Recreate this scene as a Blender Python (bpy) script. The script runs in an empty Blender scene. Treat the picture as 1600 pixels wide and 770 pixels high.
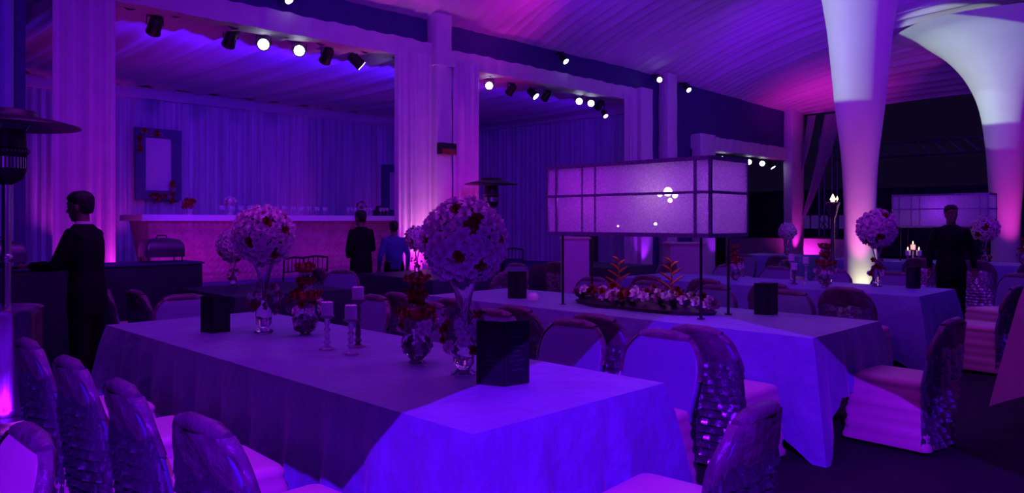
import bpy, bmesh, math, random
from mathutils import Vector, Matrix, Euler
random.seed(7)
PI = math.pi
S2 = math.sqrt(2)
scn = bpy.context.scene
C = scn.collection

# ------------------------------------------------------------------ camera
cd = bpy.data.cameras.new('camera'); cam = bpy.data.objects.new('camera', cd); C.objects.link(cam)
cam.location = (0, 0, 1.5); cam.rotation_euler = (PI/2, 0, -PI/4)
cd.sensor_width = 36; cd.lens = 26.55; cd.shift_y = -0.025; cd.clip_end = 300
scn.camera = cam
# ------------------------------------------------------------------ world (night sky)
w = bpy.data.worlds.new('night'); scn.world = w; w.use_nodes = True
bg = w.node_tree.nodes['Background']; bg.inputs[0].default_value = (0.30, 0.12, 1.0, 1); bg.inputs[1].default_value = 0.013
scn.view_settings.view_transform = 'Standard'
scn.view_settings.look = 'None'
scn.view_settings.exposure = 0.0
scn.view_settings.gamma = 1.0
scn.view_settings.use_curve_mapping = False

# ------------------------------------------------------------------ lights
def lamp(name, typ, loc, col, power, target=None, size=None, size_y=None, cone=60, blend=0.3, radius=0.05):
    l = bpy.data.lights.new(name, typ); o = bpy.data.objects.new(name, l); C.objects.link(o)
    l.color = col; l.energy = power; o.location = loc
    if typ == 'AREA':
        l.shape = 'RECTANGLE'; l.size = size; l.size_y = size_y or size
    if typ == 'SPOT':
        l.spot_size = math.radians(cone); l.spot_blend = blend; l.shadow_soft_size = radius
    if typ == 'POINT': l.shadow_soft_size = radius
    if target is not None:
        d = Vector(target) - Vector(loc); o.rotation_euler = d.to_track_quat('-Z', 'Y').to_euler()
    return o
VIO = (0.34, 0.015, 1.0); BLU = (0.10, 0.004, 1.0); PNK = (1.0, 0.03, 0.85); MAG = (0.75, 0.03, 1.0); COOL = (0.64, 0.95, 0.66); WARM = (1.0, 0.62, 0.55)
# added violet wash above the dining area, no fixtures
lamp('wash_light', 'AREA', (2.6, 4.6, 4.6), (0.56, 0.020, 1.0), 84, (2.8, 4.4, 0), 2.5, 3.5)
lamp('wash_light', 'AREA', (7.6, 3.4, 4.7), (0.36, 0.012, 1.0), 48, (8.0, 3.6, 0), 2.5, 2.5)
lamp('wash_light', 'AREA', (13.5, 0.5, 5.0), (0.24, 0.008, 1.0), 75, (13.5, 3.5, 0), 2.5, 2.5)
# added low violet blue fill from the open side of the marquee behind the guests
lamp('fill_light', 'AREA', (-3.5, -4.5, 3.4), (0.20, 0.004, 1.0), 95, (4, 5, 0.8), 5.0, 2.5)
lamp('fill_light', 'AREA', (8.0, -6.0, 3.4), (0.14, 0.003, 1.0), 45, (10, 6, 0.8), 5.0, 2.5)
lamp('flower_fill', 'SPOT', (-0.6, -0.4, 3.3), (0.50, 0.04, 1.0), 260, (2.4, 3.9, 1.4), cone=34, blend=1, radius=0.1)  # added spot that brightens the flower balls
# ceiling wash by added spots that have no fixtures in the room
for (x, y, z, p) in ((1.2, 6.2, 3.3, 105), (5.2, 5.4, 3.2, 105), (9.0, 6.6, 3.0, 95), (14.2, 6.6, 3.0, 70), (8.5, 1.5, 3.2, 80), (14.8, 1.6, 3.0, 70)):
    lamp('ceiling_fill', 'SPOT', (x, y, z), (0.21, 0.012, 1.0), p * 2.4, (x + 2.6, y, 5.6), cone=120, blend=.7, radius=0.04)
# added, unseen lights that brighten the curtained bar room
lamp('curtain_light', 'AREA', (6.0, 10.75, 3.9), (0.075, 0.004, 1.0), 72, (6.0, 16, 1.8), 4.8, 0.2)
lamp('curtain_light', 'AREA', (11.4, 10.75, 3.9), (0.09, 0.003, 1.0), 20, (11.4, 16, 1.8), 4.6, 0.2)
lamp('room_ceiling_light', 'SPOT', (4.0, 11.5, 1.8), (0.13, 0.005, 1.0), 50, (9.5, 14.5, 4.2), cone=120, blend=1, radius=0.05)
# front wash by added spots on the pale posts, beams and drapes
lamp('post_fill', 'SPOT', (4.5, 1.5, 4.4), (0.30, 0.012, 1.0), 800, (7.2, 10.0, 3.0), cone=60, blend=1, radius=0.1)
lamp('post_fill', 'SPOT', (0.0, 3.0, 4.4), (0.24, 0.010, 1.0), 560, (2.2, 10.0, 2.6), cone=50, blend=1, radius=0.1)
lamp('post_fill', 'SPOT', (14.0, 5.2, 3.0), (0.24, 0.008, 1.0), 170, (16.2, 10.0, 3.8), cone=110, blend=1, radius=0.1)
# uplighters at the feet of drapes and poles
for (x, y, z, tx, ty, tz, c, p, cone) in [
        (7.72, 9.60, 0.65, 7.75, 10.0, 1.6, (1.0, .60, .50), 45, 60),
        (7.68, 9.62, 0.30, 7.66, 10.0, 2.6, PNK, 110, 70),
        (8.80, 9.58, 0.30, 8.85, 10.05, 2.8, PNK, 190, 60),
        (3.15, 9.60, 0.30, 3.35, 10.6, 2.2, PNK, 70, 60),
        (2.45, 9.55, 0.30, 2.3, 10.0, 2.6, PNK, 18, 50),
        (14.0, 9.60, 0.30, 14.0, 10.05, 3.0, VIO, 60, 60),
        (21.7, 9.50, 0.30, 21.7, 10.05, 2.6, PNK, 70, 60),
        (17.0, 9.50, 0.30, 17.0, 10.05, 2.6, VIO, 40, 60)]:
    lamp('uplighter', 'SPOT', (x, y, z), c, p, (tx, ty, tz), cone=cone, blend=0.8, radius=0.03)
lamp('eave_light', 'SPOT', (9.7, 8.4, 4.3), (1.0, .02, .7), 32, (9.5, 9.2, 5.1), cone=100, blend=1, radius=0.03)
lamp('eave_light', 'SPOT', (20.2, 8.2, 3.2), (1.0, .02, .7), 90, (20.6, 8.6, 5.0), cone=120, blend=1, radius=0.03)
# stretch fabric poles: pink from the foot, cool white profile spots from the fascia
lamp('uplighter', 'SPOT', (11.75, 4.35, 0.2), (1.0, .14, .66), 150, (12.4, 4.57, 2.9), cone=50, blend=1, radius=0.04)
lamp('uplighter', 'SPOT', (11.95, 4.30, 0.2), (.9, .85, .50), 26, (12.4, 4.57, 1.0), cone=70, blend=1, radius=0.04)
lamp('uplighter', 'SPOT', (18.3, 3.5, 0.2), (1.0, .04, .66), 130, (19.3, 4.04, 3.0), cone=50, blend=1, radius=0.04)
lamp('pole_spot', 'SPOT', (5.37, 9.80, 4.62), COOL, 1200, (12.1, 4.7, 4.62), cone=17, blend=0.10, radius=0.03)
lamp('pole_spot', 'SPOT', (11.40, 9.80, 4.64), COOL, 2200, (18.8, 4.3, 4.95), cone=17, blend=0.10, radius=0.03)
lamp('pole_spot', 'SPOT', (11.40, 9.80, 4.66), (.45, .5, .95), 500, (18.9, 4.2, 3.70), cone=8, blend=0.15, radius=0.03)
# pink wash of the bar front
lamp('bar_light', 'AREA', (5.4, 12.0, 0.62), (1.0, .01, .75), 3.2, (5.6, 12.5, 1.1), 2.0, 0.1)
lamp('bar_light', 'AREA', (8.3, 12.0, 0.62), (.9, .02, .8), 2.0, (8.4, 12.5, 1.1), 2.5, 0.1)
lamp('bar_light', 'SPOT', (3.3, 12.3, 1.0), PNK, 8, (4.6, 12.9, 1.3), cone=90, blend=1, radius=0.03)  # added spot, brightens the left end of the bar
lamp('bar_light', 'AREA', (7.0, 12.4, 2.6), (1, .08, .8), 5, (7.0, 12.9, 1.6), 6, 0.1)
for bx_, c_, p_ in [(5.0, PNK, 24), (8.9, PNK, 14), (11.0, MAG, 12), (4.0, PNK, 40)]:
    lamp('uplighter', 'SPOT', (bx_, 15.4, 0.6), c_, p_ * 1.2, (bx_, 16.2, 2.4), cone=60, blend=1, radius=0.03)
# added blue spot behind the camera, masked to draw a wedge (plate below)
BLUE_POS = Vector((-0.75, -0.75, 3.2))
lamp('added_blue_spot', 'SPOT', BLUE_POS, (0.17, 0.002, 1.0), 2050, (3.6, 3.4, 0.2), cone=120, blend=0.1, radius=0.001)

# ------------------------------------------------------------------ materials
def pmat(name, col, rough=0.6, metal=0.0, bump=0.0, bscale=40, sheen=0.0, var=0.0, vscale=6, trans=0.0, emit=None, estr=0, alpha=None, spec=0.5, stretch=None, coat=0):
    m = bpy.data.materials.new(name); m.use_nodes = True
    nt = m.node_tree; b = nt.nodes['Principled BSDF']
    b.inputs['Base Color'].default_value = (*col, 1); b.inputs['Roughness'].default_value = rough
    b.inputs['Metallic'].default_value = metal; b.inputs['Specular IOR Level'].default_value = spec
    if sheen: b.inputs['Sheen Weight'].default_value = sheen
    if coat: b.inputs['Coat Weight'].default_value = coat
    if trans: b.inputs['Transmission Weight'].default_value = trans; b.inputs['IOR'].default_value = 1.45
    if emit: b.inputs['Emission Color'].default_value = (*emit, 1); b.inputs['Emission Strength'].default_value = estr
    tc = nt.nodes.new('ShaderNodeTexCoord'); mp = nt.nodes.new('ShaderNodeMapping')
    nt.links.new(tc.outputs['Object'], mp.inputs[0])
    if stretch: mp.inputs['Scale'].default_value = stretch
    if var:
        n = nt.nodes.new('ShaderNodeTexNoise'); n.inputs['Scale'].default_value = vscale; n.inputs['Detail'].default_value = 4
        nt.links.new(mp.outputs[0], n.inputs['Vector'])
        r = nt.nodes.new('ShaderNodeMapRange'); r.inputs[1].default_value = .3; r.inputs[2].default_value = .7
        r.inputs[3].default_value = 1 - var; r.inputs[4].default_value = 1 + var * .4
        nt.links.new(n.outputs['Fac'], r.inputs[0])
        mx = nt.nodes.new('ShaderNodeVectorMath'); mx.operation = 'SCALE'; mx.inputs[0].default_value = col
        nt.links.new(r.outputs[0], mx.inputs['Scale']); nt.links.new(mx.outputs[0], b.inputs['Base Color'])
    if bump:
        n = nt.nodes.new('ShaderNodeTexNoise'); n.inputs['Scale'].default_value = bscale; n.inputs['Detail'].default_value = 5
        nt.links.new(mp.outputs[0], n.inputs['Vector'])
        bp = nt.nodes.new('ShaderNodeBump'); bp.inputs['Strength'].default_value = bump; bp.inputs['Distance'].default_value = .02
        nt.links.new(n.outputs['Fac'], bp.inputs['Height']); nt.links.new(bp.outputs[0], b.inputs['Normal'])
    return m

def sequin_mat(name, col, metal=.75, rough=.28, scale=90):
    m = pmat(name, col, rough, metal); nt = m.node_tree; b = nt.nodes['Principled BSDF']
    tc = nt.nodes.new('ShaderNodeTexCoord')
    v = nt.nodes.new('ShaderNodeTexVoronoi'); v.inputs['Scale'].default_value = scale
    nt.links.new(tc.outputs['Object'], v.inputs['Vector'])
    bp = nt.nodes.new('ShaderNodeBump'); bp.inputs['Strength'].default_value = .9; bp.inputs['Distance'].default_value = .01
    nt.links.new(v.outputs['Color'], bp.inputs['Height']); nt.links.new(bp.outputs[0], b.inputs['Normal'])
    r = nt.nodes.new('ShaderNodeMapRange'); r.inputs[3].default_value = .12; r.inputs[4].default_value = .5
    nt.links.new(v.outputs['Color'], r.inputs[0]); nt.links.new(r.outputs[0], b.inputs['Roughness'])
    return m

def sheer_mat(name, col, opac, weave=None):
    m = bpy.data.materials.new(name); m.use_nodes = True; nt = m.node_tree; nt.nodes.clear()
    out = nt.nodes.new('ShaderNodeOutputMaterial'); mix = nt.nodes.new('ShaderNodeMixShader'); tr = nt.nodes.new('ShaderNodeBsdfTransparent')
    ad = nt.nodes.new('ShaderNodeMixShader'); ad.inputs[0].default_value = .45
    df = nt.nodes.new('ShaderNodeBsdfDiffuse'); tl = nt.nodes.new('ShaderNodeBsdfTranslucent')
    df.inputs[0].default_value = (*col, 1); tl.inputs[0].default_value = (*col, 1)
    nt.links.new(df.outputs[0], ad.inputs[1]); nt.links.new(tl.outputs[0], ad.inputs[2])
    nt.links.new(tr.outputs[0], mix.inputs[1]); nt.links.new(ad.outputs[0], mix.inputs[2]); mix.inputs[0].default_value = opac
    if weave:
        tc = nt.nodes.new('ShaderNodeTexCoord'); n = nt.nodes.new('ShaderNodeTexVoronoi'); n.inputs['Scale'].default_value = weave
        nt.links.new(tc.outputs['Object'], n.inputs['Vector'])
        r = nt.nodes.new('ShaderNodeMapRange'); r.inputs[1].default_value = .0; r.inputs[2].default_value = .9; r.inputs[3].default_value = opac - .25; r.inputs[4].default_value = min(1, opac + .25)
        nt.links.new(n.outputs['Distance'], r.inputs[0]); nt.links.new(r.outputs[0], mix.inputs[0])
    nt.links.new(mix.outputs[0], out.inputs[0])
    return m

M = dict(
    carpet=pmat('carpet', (.016, .010, .022), .9, bump=.5, bscale=160, var=.35, vscale=3),
    runner=pmat('aisle_runner', (.16, .10, .24), .45, bump=.2, bscale=6, var=.3, vscale=3, stretch=(.5, 6, 1)),
    ground=pmat('ground', (.04, .035, .05), .9, var=.3),
    cloth=pmat('tablecloth_satin', (.23, .30, .50), .42, bump=.8, bscale=14, sheen=.3, var=.16, vscale=5),
    cloth_far=pmat('tablecloth_grey', (.22, .26, .55), .5, bump=.4, bscale=14, var=.12),
    cloth_dark=pmat('tablecloth_navy', (.020, .016, .055), .6, bump=.4, bscale=12),
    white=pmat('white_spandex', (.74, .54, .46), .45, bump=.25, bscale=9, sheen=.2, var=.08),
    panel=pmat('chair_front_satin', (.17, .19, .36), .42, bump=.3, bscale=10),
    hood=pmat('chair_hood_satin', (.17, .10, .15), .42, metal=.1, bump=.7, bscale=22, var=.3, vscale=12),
    ruffle=sequin_mat('ruffle_sequin', (.34, .26, .42), .9),
    drape=pmat('ceiling_drape', (.66, .50, .70), .6, bump=.25, bscale=5, sheen=.2, var=.12, vscale=2, stretch=(4, .4, 1)),
    curtain=pmat('curtain_cloth', (.52, .50, .66), .65, bump=.2, bscale=9, var=.22, vscale=3, stretch=(5, 5, .25)),
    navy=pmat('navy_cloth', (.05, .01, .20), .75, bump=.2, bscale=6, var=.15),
    pale=pmat('pale_cloth', (.66, .50, .68), .6, bump=.15, bscale=8, var=.08),
    stretch=pmat('stretch_fabric', (.80, .80, .78), .65, var=.05, vscale=2),
    steel=pmat('brushed_steel', (.55, .53, .58), .27, 1.0, bump=.08, bscale=30, stretch=(8, 8, .3)),
    dark_metal=pmat('dark_metal', (.03, .028, .035), .4, .6, bump=.1, bscale=60),
    black=pmat('black_paint', (.012, .011, .014), .5, bump=.1, bscale=50),
    menu=pmat('menu_board', (.018, .012, .022), .35, var=.3, vscale=10),
    menu_print=pmat('menu_print', (.045, .025, .07), .5, var=.3, vscale=60),
    red_board=pmat('red_board', (.30, .02, .03), .5, var=.3, vscale=20),
    glass=pmat('glass', (.92, .9, .96), .03, trans=1.0),
    crystal=pmat('crystal', (.85, .8, .95), .06, trans=.75, spec=.8, bump=.2, bscale=60),
    candle=pmat('candle_wax', (.82, .76, .80), .5, bump=.1, bscale=30),
    wrose=pmat('white_petals', (.86, .74, .80), .6, var=.15, vscale=30, sheen=.2),
    prose=pmat('pink_petals', (.42, .20, .32), .6, var=.3, vscale=30),
    rrose=pmat('red_petals', (.30, .010, .02), .55, var=.3, vscale=30),
    leaf=pmat('leaf', (.04, .06, .035), .5, var=.4, vscale=15),
    helic=pmat('heliconia', (.62, .10, .03), .45, var=.3, vscale=12),
    frame_dark=pmat('frame_navy', (.07, .05, .20), .55, bump=.2, bscale=14, var=.2),
    bar_top=pmat('bar_top', (.85, .78, .82), .3, var=.05),
    bar_tile=pmat('bar_tile', (.45, .22, .36), .4, bump=.2, bscale=18, var=.25),
    suit=pmat('black_suit', (.006, .006, .010), .7, bump=.3, bscale=60, var=.2, spec=.15),
    blue_shirt=pmat('blue_shirt', (.05, .07, .30), .7, bump=.3, bscale=30),
    shirt=pmat('white_shirt', (.6, .58, .62), .6, bump=.1, bscale=40),
    skin=pmat('skin', (.20, .11, .085), .55, bump=.08, bscale=80, var=.1),
    hair=pmat('hair', (.010, .008, .010), .5, bump=.6, bscale=70, stretch=(1, 1, .3)),
    eye=pmat('eye', (.06, .05, .05), .2, var=.05),
    shoe=pmat('shoe', (.01, .01, .01), .25, bump=.05),
    lens_on=pmat('lamp_lens_lit', (1, 1, 1), .3, emit=(.80, .92, 1.0), estr=7, var=.01),
    lens_off=pmat('lamp_lens', (.10, .09, .12), .15, .3, var=.05),
    bulb=pmat('bulb_lit', (1, 1, 1), .3, emit=(1.0, .85, .62), estr=14, var=.01),
    flame=pmat('flame', (1, .7, .3), .5, emit=(1.0, .62, .28), estr=5, var=.01),
    lampframe=sequin_mat('mosaic_frame', (.30, .20, .45), .5, .35, 130),
    lampcloth=sheer_mat('lamp_mesh', (.72, .50, .86), .62, 90),
    sheer=sheer_mat('sheer_voile', (.50, .46, .66), .75),
    far_window=pmat('far_window', (.3, .2, .6), .3, emit=(.25, .05, .9), estr=.10, var=.02),
    truss=pmat('truss_alu', (.5, .45, .7), .4, .7, bump=.05),
    far_wall=pmat('far_wall', (.10, .09, .22), .9, var=.2),
    chafing=pmat('chafing_steel', (.16, .14, .2), .4, .9, bump=.05),
)

# ------------------------------------------------------------------ helpers
class MB:
    def __init__(s): s.v = []; s.f = []
    def add(s, vs, fs):
        k = len(s.v); s.v += [tuple(v) for v in vs]; s.f += [tuple(i + k for i in f) for f in fs]; return s
    def box(s, x0, x1, y0, y1, z0, z1, mtx=None):
        vs = [Vector((x, y, z)) for z in (z0, z1) for y in (y0, y1) for x in (x0, x1)]
        if mtx: vs = [mtx @ v for v in vs]
        return s.add(vs, [(0, 2, 3, 1), (4, 5, 7, 6), (0, 1, 5, 4), (2, 6, 7, 3), (0, 4, 6, 2), (1, 3, 7, 5)])
    def loft(s, rings, cap0=True, cap1=True, closed=True):
        n = len(rings[0]); vs = [p for r in rings for p in r]; fs = []
        for i in range(len(rings) - 1):
            for j in range(n if closed else n - 1):
                a = i * n + j; b = i * n + (j + 1) % n; fs.append((a, b, b + n, a + n))
        if cap0: fs.append(tuple(reversed(range(n))))
        if cap1: fs.append(tuple(range((len(rings) - 1) * n, len(rings) * n)))
        return s.add(vs, fs)
    def lathe(s, prof, n=24, cx=0, cy=0, cap0=False, cap1=False):
        return s.loft([[(cx + r * math.cos(2*PI*j/n), cy + r * math.sin(2*PI*j/n), z) for j in range(n)] for r, z in prof], cap0, cap1)
    def tube(s, pts, rad, n=8, flat=(1, 1), cap=True):
        pts = [Vector(p) for p in pts]
        if not isinstance(rad, (list, tuple)): rad = [rad] * len(pts)
        rings = []; up = None
        for i, p in enumerate(pts):
            d = (pts[min(i+1, len(pts)-1)] - pts[max(i-1, 0)]).normalized()
            if up is None:
                up = Vector((0, 0, 1)) if abs(d.z) < .9 else Vector((0, 1, 0))
            sx = d.cross(up).normalized(); up2 = sx.cross(d).normalized(); up = up2
            rings.append([p + sx * rad[i] * flat[0] * math.cos(2*PI*j/n) + up2 * rad[i] * flat[1] * math.sin(2*PI*j/n) for j in range(n)])
        return s.loft(rings, cap, cap)
    def ball(s, c, r, nu=12, nv=8, mtx=None):
        c = Vector(c); r = Vector(r) if not isinstance(r, (int, float)) else Vector((r, r, r)); rings = []
        for i in range(nv + 1):
            t = PI * (i + .02) / (nv + .04); ring = []
            for j in range(nu):
                a = 2*PI*j/nu; q = Vector((r.x*math.sin(t)*math.cos(a), r.y*math.sin(t)*math.sin(a), -r.z*math.cos(t)))
                if mtx: q = mtx @ q
                ring.append(c + q)
            rings.append(ring)
        return s.loft(rings)
    def mesh(s, name, mat, smooth=True):
        me = bpy.data.meshes.new(name); me.from_pydata(s.v, [], s.f); me.update()
        bm = bmesh.new(); bm.from_mesh(me); bmesh.ops.recalc_face_normals(bm, faces=bm.faces); bm.to_mesh(me); bm.free()
        if mat is not None: me.materials.append(mat)
        if smooth:
            for p in me.polygons: p.use_smooth = len(p.vertices) <= 4
            try: me.set_sharp_from_angle(angle=math.radians(50))
            except Exception: pass
        return me
    def build(s, name, mat, parent=None, loc=(0, 0, 0), smooth=True, rot=None):
        return link(name, s.mesh(name, mat, smooth), parent, loc, rot)

def link(name, me, parent=None, loc=(0, 0, 0), rot=None, mtx=None):
    o = bpy.data.objects.new(name, me); C.objects.link(o); o.parent = parent
    if mtx is not None: o.matrix_local = mtx
    else:
        o.location = loc
        if rot: o.rotation_euler = rot
    return o
def tag(o, label=None, cat=None, group=None, kind=None):
    if label: o['label'] = label
    if cat: o['category'] = cat
    if group: o['group'] = group
    if kind: o['kind'] = kind
    return o
def thing(name, label, cat, loc=(0, 0, 0), rz=0, group=None):
    o = bpy.data.objects.new(name, None); C.objects.link(o); o.location = loc; o.rotation_euler = (0, 0, rz)
    o.empty_display_size = .1
    return tag(o, label, cat, group)
def dup(root, loc, rz=0, label=None, group=None, scale=None):
    r = root.copy(); C.objects.link(r); r.location = loc; r.rotation_euler = (0, 0, rz)
    if label: r['label'] = label
    if group: r['group'] = group
    if scale: r.scale = (scale,) * 3
    for ch in list(root.children):
        c = ch.copy(); C.objects.link(c); c.parent = r
        for g in ch.children:
            d = g.copy(); C.objects.link(d); d.parent = c
    return r
def struct(name, mb, mat, parent=None, smooth=False):
    o = mb.build(name, mat, parent, smooth=smooth)
    if parent is None: o['kind'] = 'structure'
    return o
def fused(mb, name, mat, voxel, parent=None, smooth_it=3):
    me = mb.mesh(name + '_src', None, False); t = bpy.data.objects.new('tmp', me); C.objects.link(t)
    r = t.modifiers.new('r', 'REMESH'); r.mode = 'VOXEL'; r.voxel_size = voxel; r.use_smooth_shade = True
    sm = t.modifiers.new('s', 'SMOOTH'); sm.iterations = smooth_it; sm.factor = .5
    dg = bpy.context.evaluated_depsgraph_get(); dg.update()
    m2 = bpy.data.meshes.new_from_object(t.evaluated_get(dg)); bpy.data.objects.remove(t); m2.name = name
    m2.materials.clear(); m2.materials.append(mat)
    for p in m2.polygons: p.use_smooth = True
    return link(name, m2, parent)

# mask plate of the added blue spot: an added, unseen sheet in front of it,
# behind the camera, cut so that the beam keeps two straight shoulders
def beam_mask():
    # aimed points on the dining floor where the edge of the beam falls
    pts = [(1.23, 6.40, .79), (1.58, 2.52, .55), (5.32, 3.31, .86), (5.97, 1.95, .03), (5.25, 1.0, 0.0)]
    fwd = (Vector((2.2, 2.2, .9)) - BLUE_POS).normalized(); rt = fwd.cross(Vector((0, 0, 1))).normalized(); up = rt.cross(fwd)
    D = .70; ed = []
    for p in pts:
        q = Vector(p) - BLUE_POS; t = D / q.dot(fwd); ed.append((q.dot(rt) * t, q.dot(up) * t))
    ed = [(ed[0][0] - 1.0, ed[0][1] + .02)] + ed + [(ed[-1][0] + 1.0, ed[-1][1] - .5)]
    mb = MB(); rows = []
    for dy in (0, .006):
        for (a, b) in ed: rows.append(BLUE_POS + fwd * (D + dy) + rt * a + up * b)
        for (a, b) in ed: rows.append(BLUE_POS + fwd * (D + dy) + rt * a + up * .95)
    n = len(ed); fs = []
    for k in (0, 2 * n):
        for i in range(n - 1): fs.append((k+i, k+i+1, k+n+i+1, k+n+i))
    for i in range(n - 1): fs.append((i, i+1, 2*n+i+1, 2*n+i)); fs.append((n+i, n+i+1, 3*n+i+1, 3*n+i))
    mb.add(rows, fs)
    return mb
root = thing('added_spot_rig', 'added black spot rig behind the camera, masked to cast a blue wedge', 'added light rig', BLUE_POS)
pl = beam_mask().build('beam_mask_plate', M['black'], None, smooth=False); pl.parent = root; pl.location = -BLUE_POS
hb = MB(); fwd = (Vector((2.2, 2.2, .9)) - BLUE_POS).normalized()
hb.tube([-fwd*.35, -fwd*.30, -fwd*.05], [.06, .09, .09], 16); hb.build('housing', M['black'], root)
sb = MB(); sb.tube([(-.28, -.28, -.05), (-.28, -.28, -3.2)], .018, 8); sb.box(-.55, -.01, -.30, -.26, -3.2, -3.17); sb.box(-.30, -.26, -.55, -.01, -3.2, -3.17); sb.build('stand', M['black'], root)

# ------------------------------------------------------------------ structure
struct('floor', MB().box(-12, 22.6, -9, 16.6, -.05, 0), M['carpet'])
struct('floor', MB().box(22.6, 60, -40, 40, -.06, -.01), M['ground'])['label'] = 'dark ground outside the open end'

def ceil_z(x, y):
    g = 1 - min(1, abs(y - 4.0) / 6.15) ** 2
    h = 1 if x < 12 else max(0, 1 - ((x - 12) / 10.4) ** 4)
    base = 4.97 if x < 14 else 4.97 - .2 * (x - 14) / 8
    return base + 1.25 * g * h
def fold(x, y):
    f = 0
    for (k, a, p) in ((5.1, .035, .3), (2.3, .04, 2.2)):
        f += a * math.sin(k * x + p + .5 * math.sin(.6 * y + k))
    return f + .075 * abs(math.sin(10.5 * x + .35 * math.sin(.9 * y) + .8 * math.sin(.7 * x))) ** .8 + .05 * abs(math.sin(4.1 * x + .5 * math.sin(.7 * y) + 1.1 * math.sin(1.3 * x)))
mb = MB(); nx, ny = 1500, 22; xs = [-8 + 30.4 * i / nx for i in range(nx + 1)]; ys = [-8 + 18.15 * j / ny for j in range(ny + 1)]
mb.add([(x, y, ceil_z(x, y) - .05 + fold(x, y) * min(1, (10.3 - y) * .7)) for x in xs for y in ys],
       [(i*(ny+1)+j, i*(ny+1)+j+1, (i+1)*(ny+1)+j+1, (i+1)*(ny+1)+j) for i in range(nx) for j in range(ny)])
struct('ceiling', mb, M['drape'], smooth=True)
# inner ceiling of the bar room, radiating swags
mb = MB(); nx, ny = 300, 14
mb.add([(1.5 + 13.2*i/nx, 10.2 + 6.1*j/ny, 4.22 - .10*math.sin(PI*j/ny) + .035*math.sin((1.5+13.2*i/nx)*9 + 2.0*j/ny) + .02*math.sin(23*(13.2*i/nx) + 1.2*j/ny)) for i in range(nx+1) for j in range(ny+1)],
       [(i*(ny+1)+j, i*(ny+1)+j+1, (i+1)*(ny+1)+j+1, (i+1)*(ny+1)+j) for i in range(nx) for j in range(ny)])
struct('ceiling', mb, M['drape'], smooth=True)['label'] = 'draped ceiling of the bar room'

def pleat(x0, y0, x1, y1, z0, z1, lam=.12, amp=.035, seed=0, nz=6, gather=0):
    rnd = random.Random(seed); L = math.hypot(x1-x0, y1-y0); n = max(8, int(L / lam * 7)); ux, uy = (x1-x0)/L, (y1-y0)/L; px, py = -uy, ux
    ph = [rnd.uniform(0, 6.28) for _ in range(4)]; mb = MB(); vs = []
    for k in range(nz + 1):
        t = k / nz; z = z0 + (z1 - z0) * t
        for i in range(n + 1):
            s = L * i / n; a = amp * (.75 + .25 * (1 - t))
            off = a * math.sin(2*PI*s/lam + 1.3*math.sin(s*1.7 + ph[0]) + ph[1]) + .45*a*math.sin(2*PI*s/lam*.43 + ph[2] + .4*t) + .2*a*math.sin(2*PI*s/lam*2.3 + ph[3])
            g = 1 - gather * math.sin(PI * t) ** 2; sc = L/2 + (s - L/2) * g
            vs.append((x0 + ux*sc + px*off, y0 + uy*sc + py*off, z))
    m = n + 1
    mb.add(vs, [(k*m+i, k*m+i+1, (k+1)*m+i+1, (k+1)*m+i) for k in range(nz) for i in range(n)])
    return mb
# back wall of the bar room (cloth on a frame) and its side wall
struct('wall_back', MB().box(1.0, 14.8, 16.4, 16.5, 0, 4.3), M['navy'])
struct('wall_right', MB().box(14.62, 14.72, 10.3, 16.4, 0, 4.3), M['navy'])
struct('wall_left', MB().box(1.0, 1.1, 10.3, 16.4, 0, 4.3), M['navy'])
struct('trim_1', MB().box(1.2, 14.6, 16.05, 16.30, 3.98, 4.20), M['pale'])['label'] = 'pale cloth border above the back curtain'
struct('trim_2', MB().box(14.38, 14.60, 10.6, 16.1, 4.02, 4.20), M['pale'])['label'] = 'pale cloth border above the side curtain'
tag(pleat(1.2, 16.2, 14.6, 16.2, .02, 4.0, .17, .045, 1).build('curtain', M['curtain']), 'long pleated curtain along the back of the bar', 'curtain')
tag(pleat(14.5, 16.1, 14.5, 10.45, .02, 4.05, .17, .045, 2).build('curtain', M['curtain']), 'dim pleated curtain on the side wall behind the dome heater', 'curtain')
struct('trim_12', MB().box(-.9, 1.28, .5, 6.3, .0, .012), M['runner'])['label'] = 'pale aisle runner between the tables'
# front plane: fascia, beams, posts
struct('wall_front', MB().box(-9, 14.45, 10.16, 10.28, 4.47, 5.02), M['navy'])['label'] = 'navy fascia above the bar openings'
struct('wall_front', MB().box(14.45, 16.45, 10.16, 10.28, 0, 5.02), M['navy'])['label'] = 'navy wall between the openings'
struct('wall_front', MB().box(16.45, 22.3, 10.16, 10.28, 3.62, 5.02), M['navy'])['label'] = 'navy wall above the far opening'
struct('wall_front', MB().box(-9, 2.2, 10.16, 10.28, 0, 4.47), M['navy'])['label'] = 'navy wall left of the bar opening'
struct('wall_far', MB().box(16.45, 22.3, 13.2, 13.3, 0, 3.9), M['navy'])['label'] = 'navy rear wall of the far opening'
def beam(x0, x1, z0, z1, name='trim_3', y0=9.98, y1=10.34):
    mb = MB(); n = int((x1 - x0) / .12); rings = []
    for i in range(n + 1):
        x = x0 + (x1 - x0) * i / n; k = .008 * math.sin(i * 2.1) + .006 * math.sin(i * .7)
        rings.append([(x, y0 + k, z0 + k), (x, y1, z0), (x, y1, z1), (x, y0 + k, z1 - k)])
    mb.loft(rings); return struct(name, mb, M['pale'])
beam(2.3, 8.1, 4.20, 4.50)['label'] = 'cloth wrapped beam over the bar'
beam(8.4, 14.45, 4.18, 4.46, 'trim_4')['label'] = 'cloth wrapped beam over the second bay'
beam(16.45, 22.2, 3.30, 3.64, 'trim_5')['label'] = 'cloth wrapped beam over the far opening'
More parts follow.
